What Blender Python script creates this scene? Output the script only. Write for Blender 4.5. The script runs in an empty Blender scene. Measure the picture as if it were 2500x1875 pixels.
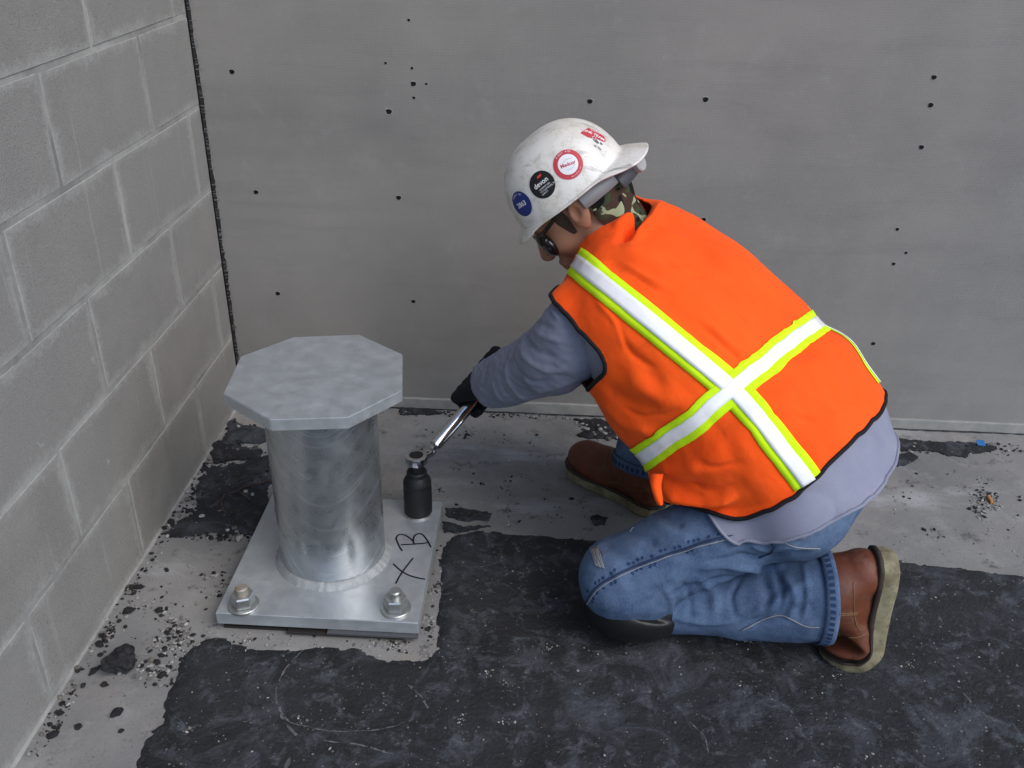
import bpy, bmesh, math, random
import numpy as np
from mathutils import Vector, Matrix, noise
from mathutils.bvhtree import BVHTree
random.seed(7); rng=np.random.default_rng(7)
R_=math.radians
scene=bpy.context.scene
col=scene.collection
# ------------------------------------------------------------------ camera, sky, sun, exposure
CAM=np.array([.8612,-2.232,1.3122]); YAW,PITCH,ROLL,FPX=-.0447,.5016,.0195,2271.5
def _axes():
    cy,sy,cp,sp=math.cos(YAW),math.sin(YAW),math.cos(PITCH),math.sin(PITCH)
    f=np.array([sy*cp,cy*cp,-sp]); r=np.array([cy,-sy,0.]); u=np.cross(r,f)
    c,s=math.cos(ROLL),math.sin(ROLL)
    return f,c*r+s*u,-s*r+c*u
CF,CR,CU=_axes()
cam=bpy.data.cameras.new('camera'); camo=bpy.data.objects.new('camera',cam); col.objects.link(camo)
cam.sensor_fit='HORIZONTAL'; cam.sensor_width=36; cam.lens=FPX/2500*36; cam.clip_start=.05; cam.clip_end=500
m=Matrix.Identity(4)
for i in range(3):
    m[i][0]=CR[i]; m[i][1]=CU[i]; m[i][2]=-CF[i]; m[i][3]=CAM[i]
camo.matrix_world=m; scene.camera=camo

SUN_EL,SUN_AZ=46,52           # degrees; azimuth measured from -y (behind the camera) towards +x
world=bpy.data.worlds.new('World'); scene.world=world; world.use_nodes=True
wn=world.node_tree; bg=wn.nodes['Background']; sky=wn.nodes.new('ShaderNodeTexSky'); sky.sky_type='NISHITA'
sky.sun_disc=False; sky.sun_elevation=R_(SUN_EL); sky.sun_rotation=R_(180-SUN_AZ); sky.air_density=1.0; sky.dust_density=.8; sky.ozone_density=1.7
wn.links.new(sky.outputs[0],bg.inputs[0]); bg.inputs[1].default_value=.15
sun=bpy.data.lights.new('sun','SUN'); suno=bpy.data.objects.new('sun',sun); col.objects.link(suno)
sun.energy=1.25; sun.angle=R_(42); sun.color=(1,.89,.75)
sd=Vector((math.cos(R_(SUN_EL))*math.sin(R_(SUN_AZ)),-math.cos(R_(SUN_EL))*math.cos(R_(SUN_AZ)),math.sin(R_(SUN_EL))))
suno.rotation_euler=sd.to_track_quat('Z','Y').to_euler(); suno.location=(3,-3,5)
vs=scene.view_settings; vs.view_transform='Standard'; vs.look='None'; vs.gamma=1; vs.use_curve_mapping=False; vs.exposure=0.72
scene.render.resolution_x=1024; scene.render.resolution_y=768

# ------------------------------------------------------------------ photo pixels -> positions (2212 px wide picture)
KP=2500/2212
def ray(x,y):
    v=CF+(x*KP-1250)/FPX*CR-(y*KP-937.5)/FPX*CU
    return v
def gz(x,y,z=0.): v=ray(x,y); return CAM+(z-CAM[2])/v[2]*v
def gy(x,y,Y=0.): v=ray(x,y); return CAM+(Y-CAM[1])/v[1]*v
def gd(x,y,d): v=ray(x,y); return CAM+d*v/np.linalg.norm(v)
def pr(P):
    P=np.atleast_2d(np.asarray(P,float))-CAM; z=P@CF
    return np.stack([(1250+FPX*(P@CR)/z)/KP,(937.5-FPX*(P@CU)/z)/KP],1)

# ------------------------------------------------------------------ node materials
class NT:
    def __init__(s,name,rough=.8,metal=0.,spec=.4):
        s.m=bpy.data.materials.new(name); s.m.use_nodes=True; s.t=s.m.node_tree; s.b=s.t.nodes['Principled BSDF']
        s.b.inputs['Roughness'].default_value=rough; s.b.inputs['Metallic'].default_value=metal; s.b.inputs['Specular IOR Level'].default_value=spec
        s.tc=s.t.nodes.new('ShaderNodeTexCoord'); s.co=s.tc.outputs['Object']
    def n(s,t,**k):
        o=s.t.nodes.new('ShaderNode'+t)
        for a,v in k.items(): setattr(o,a,v)
        return o
    def set(s,inp,v):
        if hasattr(v,'is_output') or isinstance(v,bpy.types.NodeSocket): s.t.links.new(v,inp)
        else: inp.default_value=v
    def mapc(s,scale=(1,1,1),rot=(0,0,0),co=None,loc=(0,0,0)):
        o=s.n('Mapping'); s.set(o.inputs[0],co or s.co); o.inputs['Scale'].default_value=scale; o.inputs['Rotation'].default_value=rot; o.inputs['Location'].default_value=loc
        return o.outputs[0]
    def noise(s,scale,detail=4,rough=.55,co=None,dist=0.):
        o=s.n('TexNoise'); s.set(o.inputs['Vector'],co or s.co); o.inputs['Scale'].default_value=scale; o.inputs['Detail'].default_value=detail; o.inputs['Roughness'].default_value=rough; o.inputs['Distortion'].default_value=dist
        return o.outputs['Fac']
    def voro(s,scale,feature='F1',co=None,rand=1.,out='Distance'):
        o=s.n('TexVoronoi',feature=feature); s.set(o.inputs['Vector'],co or s.co); o.inputs['Scale'].default_value=scale; o.inputs['Randomness'].default_value=rand
        return o.outputs[out]
    def wave(s,scale,axis='X',co=None,dist=0.,dscale=1.,prof='SIN'):
        o=s.n('TexWave',bands_direction=axis,wave_profile=prof); s.set(o.inputs['Vector'],co or s.co); o.inputs['Scale'].default_value=scale; o.inputs['Distortion'].default_value=dist; o.inputs['Detail Scale'].default_value=dscale
        return o.outputs['Fac']
    def ramp(s,f,*st):
        o=s.n('ValToRGB'); s.set(o.inputs[0],f); e=o.color_ramp.elements
        while len(e)<len(st): e.new(.5)
        for x,(p,c) in zip(e,st):
            x.position=p
            if not hasattr(c,'__len__'): c=(c,c,c)
            x.color=(*c[:3],1)
        return o.outputs[0]
    def math(s,op,a,b=0.,c=None,clamp=False):
        o=s.n('Math',operation=op,use_clamp=clamp); s.set(o.inputs[0],a); s.set(o.inputs[1],b)
        if c is not None: s.set(o.inputs[2],c)
        return o.outputs[0]
    def mix(s,f,a,b,bt='MIX'):
        o=s.n('Mix',data_type='RGBA',blend_type=bt); s.set(o.inputs[0],f)
        for i,v in ((6,a),(7,b)):
            if isinstance(v,(tuple,list)): v=(*v[:3],1)
            s.set(o.inputs[i],v)
        return o.outputs[2]
    def color(s,v):
        if isinstance(v,(tuple,list)): v=(*v[:3],1)
        s.set(s.b.inputs['Base Color'],v); return s
    def rough(s,v): s.set(s.b.inputs['Roughness'],v); return s
    def bump(s,h,strength=.3,dist=.002):
        o=s.n('Bump'); o.inputs['Strength'].default_value=strength; o.inputs['Distance'].default_value=dist; s.set(o.inputs['Height'],h)
        prev=s.b.inputs['Normal'].links
        if prev: s.t.links.new(prev[0].from_socket,o.inputs['Normal'])
        s.t.links.new(o.outputs[0],s.b.inputs['Normal']); return s
    def sep(s,co=None):
        o=s.n('SeparateXYZ'); s.set(o.inputs[0],co or s.co); return o.outputs
    def rand(s): return s.n('ObjectInfo').outputs['Random']

def plain(name,c,rough=.7,metal=0.,spec=.4): return NT(name,rough,metal,spec).color(c).m

def mat_block():
    k=NT('block',.95,spec=.2); geo=k.n('NewGeometry').outputs['Position']
    f=k.noise(420,3,.7,geo); g=k.noise(9,5,.6,geo); r=k.rand()
    base=k.mix(k.ramp(g,(.3,0),(.7,1)),(.205,.200,.188),(.262,.255,.238))
    base=k.mix(k.math('MULTIPLY',r,.75),base,(.24,.236,.228))
    base=k.mix(k.ramp(f,(.34,.8),(.45,0)),base,(.11,.104,.094))
    base=k.mix(k.ramp(k.noise(300,2,.6,geo),(.64,0),(.74,.6)),base,(.40,.39,.365)); base=k.mix(k.ramp(k.voro(110,co=geo),(.05,.8),(.11,0)),base,(.085,.08,.072))
    # mortar smeared over the arrises (object space: y along wall +-.198, z +-.0966)
    x,y,z=k.sep()
    ey=k.math('SUBTRACT',.1982,k.math('ABSOLUTE',y)); ez=k.math('SUBTRACT',.0966,k.math('ABSOLUTE',z))
    e=k.math('MINIMUM',ey,ez)
    sm=k.math('SUBTRACT',k.math('MULTIPLY',k.noise(13,5,.65,geo),.062),e)
    sm=k.ramp(k.math('ADD',k.math('MULTIPLY',sm,14),k.math('MULTIPLY',k.math('SUBTRACT',k.noise(90,3,.6,geo),.5),.6)),(.17,0),(.52,.75))
    base=k.mix(sm,base,(.335,.335,.322))
    # runs of cement wash
    st=k.noise(6,4,.6,k.mapc((1,7,.35),co=geo))
    base=k.mix(k.ramp(st,(.62,0),(.75,.35)),base,(.40,.40,.375))
    k.color(base)
    k.bump(f,.55,.0012); k.bump(k.voro(330,co=geo),.35,.0012); k.bump(g,.25,.004); return k.m
def mat_mortar():
    k=NT('mortar',.95,spec=.2); g=k.noise(60,5,.6)
    k.color(k.mix(k.ramp(k.noise(4,6,.7),(.36,0),(.66,1)),(.19,.19,.18),(.36,.362,.345)))
    k.bump(g,.5,.002); return k.m
def mat_board():
    k=NT('cement_board',.92,spec=.25)
    weave=k.math('MULTIPLY',k.wave(52,'X',dist=1.5,dscale=5),k.wave(52,'Z',dist=1.5,dscale=5))
    g=k.noise(2.2,6,.6); h=k.noise(1.1,5,.6,k.mapc((.6,1,3)))
    fine=k.noise(200,4,.75)
    base=k.mix(k.ramp(g,(.3,0),(.7,1)),(.185,.179,.170),(.272,.259,.240))
    base=k.mix(k.ramp(h,(.42,0),(.72,.7)),base,(.275,.262,.242))
    base=k.mix(k.ramp(k.noise(6,7,.72,k.mapc((.3,1,2.8))),(.52,0),(.74,.32)),base,(.150,.146,.140)); base=k.mix(k.ramp(k.noise(14,6,.7,k.mapc((1,1,1),loc=(4,0,2))),(.55,0),(.75,.4)),base,(.30,.295,.285))
    base=k.mix(k.math('MULTIPLY',k.ramp(weave,(.35,0),(.9,1)),.13),base,(.40,.40,.40))
    base=k.mix(k.ramp(k.noise(26,5,.7,k.mapc((1,1,.3))),(.66,0),(.76,.5)),base,(.38,.39,.39))
    base=k.mix(k.ramp(fine,(.3,.35),(.42,0)),base,(.10,.10,.10))
    k.color(base); k.bump(weave,.25,.0006); k.bump(fine,.25,.0006); k.bump(g,.2,.006); return k.m
def mat_concrete():
    k=NT('concrete',.93,spec=.25)
    g=k.noise(2.6,6,.62); h=k.noise(11,6,.65); fine=k.noise(170,4,.7)
    base=k.mix(k.ramp(g,(.3,0),(.68,1)),(.158,.159,.158),(.265,.262,.252))
    base=k.mix(k.ramp(k.noise(5.1,6,.65,k.mapc(loc=(3,1,0))),(.54,0),(.72,.6)),base,(.28,.245,.21)); base=k.mix(k.ramp(k.noise(3.3,7,.7,k.mapc((.5,1.4,1),loc=(8,4,0))),(.55,0),(.68,.8)),base,(.36,.365,.37))
    base=k.mix(k.ramp(h,(.54,0),(.74,.7)),base,(.31,.31,.30))
    base=k.mix(k.ramp(k.noise(16,6,.75,k.mapc(loc=(7,2,0))),(.57,0),(.66,.85)),base,(.095,.092,.09))
    base=k.mix(k.ramp(fine,(.28,.8),(.42,0)),base,(.07,.07,.07))
    base=k.mix(k.ramp(k.noise(47,4,.6,k.mapc(loc=(1,9,0))),(.26,.95),(.335,0)),base,(.028,.028,.03))
    k.color(base); k.bump(fine,.5,.0015); k.bump(h,.5,.005); k.bump(g,.3,.01); return k.m
def mat_tar():
    k=NT('tar',.78,spec=.35)
    g=k.noise(5,6,.65); fine=k.noise(120,5,.7)
    base=k.mix(k.ramp(g,(.3,0),(.7,1)),(.0105,.011,.0125),(.027,.028,.032))
    sc=k.ramp(k.noise(26,7,.72,dist=.6),(.54,0),(.70,1)); base=k.mix(k.math('MULTIPLY',sc,.85),base,(.10,.11,.128))
    base=k.mix(k.ramp(k.noise(9,6,.7,k.mapc(loc=(4,4,0)),dist=1.),(.50,0),(.70,.7)),base,(.085,.095,.112))
    base=k.mix(k.ramp(k.noise(210,2,.5),(.71,0),(.75,.9)),base,(.27,.265,.25))
    base=k.mix(k.ramp(k.voro(42,co=k.mapc(loc=(2,5,1))),(.07,.75),(.11,0)),base,(.20,.20,.195))
    base=k.mix(k.ramp(k.noise(34,3,.5,k.mapc((1,.25,1),rot=(0,0,.6))),(.73,0),(.76,.5)),base,(.17,.175,.18))
    k.color(base); k.rough(k.ramp(g,(.3,.6),(.7,.9))); k.bump(fine,.7,.003); k.bump(k.noise(30,6,.7),.7,.006); k.bump(k.noise(7,4),.4,.012); return k.m
def mat_galv(name='galvanized',dirt=0.):
    k=NT(name,.42,.85)
    c=k.voro(55,out='Color'); s_=k.n('SeparateColor'); k.set(s_.inputs[0],c)
    v=k.math('ADD',k.math('MULTIPLY',s_.outputs[0],.16),k.math('MULTIPLY',k.noise(30,4,.6),.82))
    base=k.mix(k.ramp(v,(.3,0),(.75,1)),(.43,.465,.49),(.54,.575,.60))
    base=k.mix(k.ramp(k.noise(4,5,.6),(.5,0),(.72,.45)),base,(.37,.38,.38))
    x_,y_,z_=k.sep(); xx=k.math('SUBTRACT',x_,.015); fz=k.math('SUBTRACT',z_,k.math('MULTIPLY',k.math('MULTIPLY',xx,xx),9.))
    cb=k.n('CombineXYZ'); k.set(cb.inputs[0],k.math('MULTIPLY',fz,1.)); k.set(cb.inputs[1],k.math('MULTIPLY',x_,.06)); sp=k.noise(46,4,.75,cb.outputs[0])
    lines=k.math('MULTIPLY',k.ramp(sp,(.54,0),(.60,1)),k.ramp(k.noise(9,3,.5),(.38,0),(.58,1)))
    if dirt: base=k.mix(k.math('MULTIPLY',lines,dirt),base,(.68,.72,.75))
    k.color(base); k.rough(k.ramp(v,(.3,.24 if dirt else .36),(.75,.40 if dirt else .55))); k.bump(k.noise(60,3,.5),.06,.001); k.bump(k.noise(14,3,.5),.12,.003)
    k.b.inputs['Metallic'].default_value=.88 if dirt else .62
    return k.m
def fabric(name,c,c2=None,scale=700,rough=.92,spec=.15,weave=.3,sheen=0.):
    k=NT(name,rough,spec=spec); g=k.noise(9,4,.6); fi=k.noise(scale,2,.6)
    base=k.mix(k.ramp(g,(.35,0),(.7,1)),c,c2 or c)
    base=k.mix(k.math('MULTIPLY',k.ramp(fi,(.35,1),(.6,0)),.25),base,tuple(x*.7 for x in c))
    k.color(base); k.bump(fi,weave,.0006); k.bump(g,.15,.003)
    if sheen: k.b.inputs['Sheen Weight'].default_value=sheen
    return k.m
M={}
M['block']=mat_block(); M['mortar']=mat_mortar(); M['board']=mat_board(); M['concrete']=mat_concrete(); M['tar']=mat_tar()
M['galv']=mat_galv(); M['galv_pipe']=mat_galv('galvanized_pipe',.8)
M['zinc']=NT('zinc_plate',.38,.85).color((.43,.445,.44)).m
M['chrome']=NT('chrome',.14,1.).color((.62,.62,.64)).m
M['impact']=plain('impact_black',(.012,.0125,.014),.5,spec=.3)
M['black']=plain('black_rubber',(.014,.014,.015),.7,spec=.25)
M['ink']=plain('marker_ink',(.006,.006,.012),.5)
M['hole']=plain('hole_dark',(.012,.012,.012),.9,spec=.1)
M['strip']=NT('strip_mortar',.93,spec=.2)
_k=M['strip']; _k.color(_k.mix(_k.ramp(_k.noise(18,5,.7),(.35,0),(.7,1)),(.235,.235,.222),(.325,.322,.30))); _k.bump(_k.noise(90,4,.7),.5,.002); M['strip']=_k.m

# ------------------------------------------------------------------ mesh helpers
def mesh_obj(name,verts,faces,mat,parent=None,smooth=False,mats=None,mi=None):
    me=bpy.data.meshes.new(name); me.from_pydata([tuple(map(float,v)) for v in verts],[],[tuple(int(i) for i in f) for f in faces]); me.update()
    for mm in (mats or [mat]): me.materials.append(mm)
    if mi is not None: me.polygons.foreach_set('material_index',np.asarray(mi,dtype=np.int32))
    if smooth: me.polygons.foreach_set('use_smooth',np.ones(len(me.polygons),dtype=bool))
    o=bpy.data.objects.new(name,me); col.objects.link(o)
    if parent is not None: o.parent=parent
    return o
def from_bm(name,bm,mat,parent=None,smooth=False):
    me=bpy.data.meshes.new(name); bm.to_mesh(me); bm.free(); me.materials.append(mat)
    if smooth: me.polygons.foreach_set('use_smooth',np.ones(len(me.polygons),dtype=bool))
    o=bpy.data.objects.new(name,me); col.objects.link(o)
    if parent is not None: o.parent=parent
    return o
def tag(o,label,cat=None,group=None,kind=None):
    if label: o['label']=label
    if cat: o['category']=cat
    if group: o['group']=group
    if kind: o['kind']=kind
    return o
def empty(name,loc=(0,0,0)):
    o=bpy.data.objects.new(name,None); o.location=loc; col.objects.link(o); o.empty_display_size=.05; return o
def bm_box(x0,x1,y0,y1,z0,z1,bev=0.,seg=1):
    bm=bmesh.new(); bmesh.ops.create_cube(bm,size=1)
    bmesh.ops.scale(bm,vec=(x1-x0,y1-y0,z1-z0),verts=bm.verts); bmesh.ops.translate(bm,vec=((x0+x1)/2,(y0+y1)/2,(z0+z1)/2),verts=bm.verts)
    if bev: bmesh.ops.bevel(bm,geom=bm.edges[:],offset=bev,segments=seg,affect='EDGES',profile=.5)
    return bm
def lathe(profile,n=48,cx=0,cy=0,ax=None,org=(0,0,0)):
    """profile [(r,z)] -> verts, faces (closed ends where r=0)"""
    V=[];F=[]
    for r,z in profile:
        for i in range(n):
            a=2*math.pi*i/n; V.append((cx+r*math.cos(a),cy+r*math.sin(a),z))
    for j in range(len(profile)-1):
        for i in range(n):
            a=j*n+i; b=j*n+(i+1)%n; F.append((a,b,b+n,a+n))
    V=np.array(V)
    if ax is not None:
        ax=np.array(ax,float); ax/=np.linalg.norm(ax); t=np.array([0,0,1.]) if abs(ax[2])<.9 else np.array([1.,0,0]); u=np.cross(t,ax); u/=np.linalg.norm(u); w=np.cross(ax,u)
        V=np.outer(V[:,0],u)+np.outer(V[:,1],w)+np.outer(V[:,2],ax)
    return V+np.array(org,float),F
def tube(pts,rad,n=8,closed=False,caps=True):
    pts=np.asarray(pts,float); m_=len(pts); rad=np.broadcast_to(np.asarray(rad,float),(m_,))
    T=np.gradient(pts,axis=0) if not closed else np.roll(pts,-1,0)-np.roll(pts,1,0)
    T/=np.linalg.norm(T,axis=1)[:,None]+1e-12
    u=np.cross(T[0],[0,0,1.]); 
    if np.linalg.norm(u)<.1: u=np.cross(T[0],[1.,0,0])
    u/=np.linalg.norm(u); V=[];F=[]
    for i in range(m_):
        u=u-T[i]*(u@T[i]); u/=np.linalg.norm(u); w=np.cross(T[i],u)
        for k in range(n):
            a=2*math.pi*k/n; V.append(pts[i]+rad[i]*(math.cos(a)*u+math.sin(a)*w))
    for i in range(m_ if closed else m_-1):
        j=(i+1)%m_
        for k in range(n): F.append((i*n+k,i*n+(k+1)%n,j*n+(k+1)%n,j*n+k))
    if caps and not closed: F.append(tuple(range(n))[::-1]); F.append(tuple((m_-1)*n+k for k in range(n)))
    return np.array(V),F
def cat_rom(P,n):
    P=np.asarray(P,float); Q=np.vstack([2*P[0]-P[1],P,2*P[-1]-P[-2]]); out=[]
    for i in range(len(P)-1):
        p0,p1,p2,p3=Q[i:i+4]
        for t in np.linspace(0,1,n,endpoint=False):
            out.append(.5*((2*p1)+(-p0+p2)*t+(2*p0-5*p1+4*p2-p3)*t*t+(-p0+3*p1-3*p2+p3)*t**3))
    out.append(P[-1]); return np.array(out)
class MB:
    """collects pieces into one mesh with material slots"""
    def __init__(s): s.V=[];s.F=[];s.I=[];s.n=0
    def add(s,V,F,i=0):
        V=np.asarray(V,float); s.V.append(V); s.F+= [tuple(int(a)+s.n for a in f) for f in F]; s.I+=[i]*len(F); s.n+=len(V); return s
    def obj(s,name,mats,parent=None,smooth=False):
        if not isinstance(mats,(list,tuple)): mats=[mats]
        return mesh_obj(name,np.vstack(s.V),s.F,None,parent,smooth,mats,s.I)
def autosmooth(o,ang=40):
    me=o.data; me.polygons.foreach_set('use_smooth',np.ones(len(me.polygons),dtype=bool))
    try: me.set_sharp_from_angle(angle=R_(ang))
    except Exception: pass

# ------------------------------------------------------------------ ground
GND=0.
g=[(-14,-14),(14,-14),(14,14),(-14,14)]
o=mesh_obj('ground',[(x*3,y*3,0) for x,y in g],[(0,1,2,3)],M['concrete']); tag(o,None,kind='structure')

def jag(poly,step=.008,amp=.006,seed=0,fr=22):
    """closed polygon -> finely jagged outline"""
    out=[]; P=np.asarray(poly,float)
    for i in range(len(P)):
        a,b=P[i],P[(i+1)%len(P)]; L=np.linalg.norm(b-a); n=max(1,int(L/step))
        if L>3: n=1
        for k in range(n):
            p=a+(b-a)*k/n
            q=Vector((p[0]*fr+seed*7.1,p[1]*fr,seed)); d=noise.noise_vector(q)*.7+noise.noise_vector(q*3.1)*.45+noise.noise_vector(q*8)*.2
            out.append(p[:2]+np.array([d.x,d.y])*amp*(0 if n==1 else 1))
    return np.array(out)
def slab(name,outline,z0,z1,mat,bev=.002,parent=None,wob=0.):
    bm=bmesh.new(); vs_=[bm.verts.new((x,y,z1)) for x,y in outline]
    es=[bm.edges.new((vs_[i],vs_[(i+1)%len(vs_)])) for i in range(len(vs_))]
    bmesh.ops.triangle_fill(bm,use_beauty=True,use_dissolve=False,edges=es)
    bmesh.ops.recalc_face_normals(bm,faces=bm.faces)
    for f in bm.faces:
        if f.normal.z<0: f.normal_flip()
    lo=[bm.verts.new((v.co.x+random.uniform(-1,1)*bev,v.co.y+random.uniform(-1,1)*bev,z0)) for v in vs_]
    for i in range(len(vs_)):
        j=(i+1)%len(vs_)
        try: bm.faces.new((vs_[j],vs_[i],lo[i],lo[j]))
        except ValueError: pass
    return from_bm(name,bm,mat,parent)
tp=[(300,1659),(298,1622),(318,1588),(345,1557),(352,1517),(375,1472),(386,1432),(402,1406),(432,1381),(455,1374),(500,1388),(560,1402),(640,1398),(760,1396),(800,1412),(840,1424),(915,1426),(944,1400),(950,1300),(953,1222),(964,1166),(985,1152),(1030,1143),(1100,1151),(1200,1158),(1290,1166),(1500,1176),(1800,1192),(1925,1207),(2010,1218),(2100,1228),(2212,1243)]
tp=[gz(x,y,.005)[:2] for x,y in tp]
tp=[(tp[0][0]-.08,-1.9),(tp[0][0]-.05,-1.6)]+tp+[(tp[-1][0]+.5,tp[-1][1]-.03),(9,-.75),(9,-9),(-.0,-9),(.05,-3)]
out_=jag(tp,.006,.0105,1)
def poly_sd(P,pg):
    a=pg; b=np.roll(pg,-1,0); ins=np.zeros(len(P),bool); dm=np.full(len(P),1e9)
    for (ax,ay),(bx,by) in zip(a,b):
        c=((ay>P[:,1])!=(by>P[:,1])); 
        if by!=ay: ins^=c&(P[:,0]<(bx-ax)*(P[:,1]-ay)/(by-ay)+ax)
    near=np.where((P[:,0]<3.3)&(P[:,1]>-2.7))[0]
    e=b-a; L=(e*e).sum(1)+1e-12
    for k0 in range(0,len(near),4000):
        q=P[near[k0:k0+4000]]; t=np.clip(((q[:,None]-a)*e).sum(2)/L,0,1); dd=q[:,None]-a-t[...,None]*e; dm[near[k0:k0+4000]]=np.sqrt((dd*dd).sum(2).min(1))
    return np.where(ins,-dm,dm)
GS=.0085; gx_=np.arange(0,3.0,GS); gy_=np.arange(-2.4,-.50,GS); X_,Y_=np.meshgrid(gx_,gy_,indexing='ij'); G2=np.stack([X_.ravel(),Y_.ravel()],1); G2+=rng.uniform(-.25,.25,G2.shape)*GS
sdv_=poly_sd(G2,out_); hz=np.array([noise.noise((x*22,y*22,1))*.0018+noise.noise((x*60,y*60,5))*.0013+noise.noise((x*5,y*5,3))*.0015 for x,y in G2])
zt=.0068+hz; ed=np.clip(-sdv_/.016,0,1); rim=np.array([max(0,noise.noise((x*30,y*30,9))) for x,y in G2])*.006*np.exp(-((sdv_+.014)/.010)**2); zt=(zt+rim)*np.sqrt(ed)-.0012*(1-ed)
V=np.c_[G2,zt]; nyg=len(gy_); ii,jj=np.meshgrid(np.arange(len(gx_)-1),np.arange(nyg-1),indexing='ij'); a_=(ii*nyg+jj).ravel(); Q=np.stack([a_,a_+nyg,a_+nyg+1,a_+1],1); Q=Q[(sdv_[Q]<.004).any(1)]
u_,inv=np.unique(Q,return_inverse=True); V=V[u_]; Q=inv.reshape(-1,4); n0=len(V)
V=np.vstack([V,[(2.98,-9,.004),(9,-9,.004),(9,-.62,.004),(2.98,-.62,.004),(.1,-9,.004),(2.985,-9,.004),(2.985,-2.38,.004),(.1,-2.38,.004)]])
o=mesh_obj('asphalt_layer',V,[tuple(q) for q in Q]+[tuple(n0+k for k in range(4)),tuple(n0+k for k in range(4,8))],M['tar'],None,True); tag(o,None,kind='structure')
asph=o
# pale scuff marks scratched into the tar
def scuff(px,w,sd0):
    P=cat_rom([gz(x,y,.0066) for x,y in px],14); V=[];F=[]; T=np.gradient(P,axis=0); T/=np.linalg.norm(T,axis=1)[:,None]; n=0
    for i,(p,t) in enumerate(zip(P,T)):
        q=np.cross([0,0,1.],t); a=w*max(.12,.7+.9*noise.noise((i*.31,sd0,1)))
        p=p+q*.0015*noise.noise((i*.2,sd0,7)); V+=[p+q*a,p-q*a*.8]
    F=[(2*i,2*i+1,2*i+3,2*i+2) for i in range(len(P)-1) if noise.noise((i*.23,sd0,5))>-.32]
    V=np.array(V); V[:,2]=[.0068+noise.noise((x*22,y*22,1))*.0018+noise.noise((x*60,y*60,5))*.0013+noise.noise((x*5,y*5,3))*.0015+.0007 for x,y,_ in V]; mesh_obj('scuff_mark',V,F,M['scuff'],asph)
M['scuff']=NT('chalk_scuff',.95,spec=.1); _k=M['scuff']; _k.color(_k.mix(_k.ramp(_k.noise(90,5,.7),(.35,0),(.65,1)),(.035,.037,.042),(.15,.158,.165))); M['scuff']=_k.m
for _i,(_p,_w) in enumerate([([(655,1405),(620,1440),(597,1490),(602,1530),(625,1560)],.0022),([(625,1560),(700,1578),(780,1580),(850,1570),(895,1552)],.0016),([(602,1525),(612,1555),(640,1590)],.0038),([(700,1600),(790,1612),(850,1630)],.0022),([(880,1480),(905,1500),(925,1530)],.003),([(1290,1240),(1300,1260)],.002),([(980,1210),(1010,1225),(1050,1222),(1090,1210)],.0014),([(1640,1500),(1700,1530),(1730,1570)],.0018),([(2080,1500),(2120,1540),(2150,1560)],.0025),([(1490,1560),(1520,1590),(1530,1625)],.002)]): scuff(_p,_w,_i)
# torn remains of the same coating, left stuck to the slab
ragged=[[(868,880),(930,884),(960,893),(900,897),(868,895)],[(1240,906),(1300,905),(1335,925),(1330,948),(1268,946),(1245,938),(1275,925)],
 [(1936,948),(2020,954),(2090,958),(2155,965),(2140,975),(2095,980),(2085,990),(2030,978),(1980,972),(1936,974)],[(1936,985),(1968,980),(1986,990),(1955,1004),(1934,1006)],
 [(962,1096),(1010,1102),(1062,1108),(1055,1122),(1010,1126),(975,1116),(960,1110)],[(1275,1118),(1310,1115),(1312,1130),(1285,1134)],[(960,1128),(1000,1140),(1060,1138),(1010,1150),(962,1150)],
 [(425,1040),(470,1010),(520,1000),(580,985),(585,1080),(560,1150),(500,1160),(430,1150),(380,1165),(345,1160),(375,1135),(420,1120)],[(505,910),(560,925),(580,945),(560,960),(520,950),(480,955)],[(455,960),(500,955),(560,975),(560,990),(470,1000)]]
mb=MB()
for i,pg in enumerate(ragged):
    q=jag([gz(x,y,.002)[:2] for x,y in pg],.004,.012 if i<7 else .022,i+3,26)
    bm=bmesh.new(); vv=[bm.verts.new((x,y,.0035+.0002*i)) for x,y in q]
    es=[bm.edges.new((vv[j],vv[(j+1)%len(vv)])) for j in range(len(vv))]
    bmesh.ops.triangle_fill(bm,use_beauty=True,edges=es)
    bm.verts.ensure_lookup_table(); bm.verts.index_update()
    V=np.array([v.co for v in bm.verts]); F=[[v.index for v in f.verts] for f in bm.faces]
    F=[f if np.cross(V[f[1]]-V[f[0]],V[f[2]]-V[f[0]])[2]>0 else f[::-1] for f in F]
    n=len(vv); lo=V.copy(); lo[:,2]=-.001
    F+= [(vv[j].index,vv[(j+1)%n].index,len(V)+vv[(j+1)%n].index,len(V)+vv[j].index) for j in range(n)]
    mb.add(np.vstack([V,lo]),F); bm.free()
o=mb.obj('tar_residue',M['tar']); tag(o,'black torn tar residue stuck to bare concrete','tar',kind='stuff')

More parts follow.
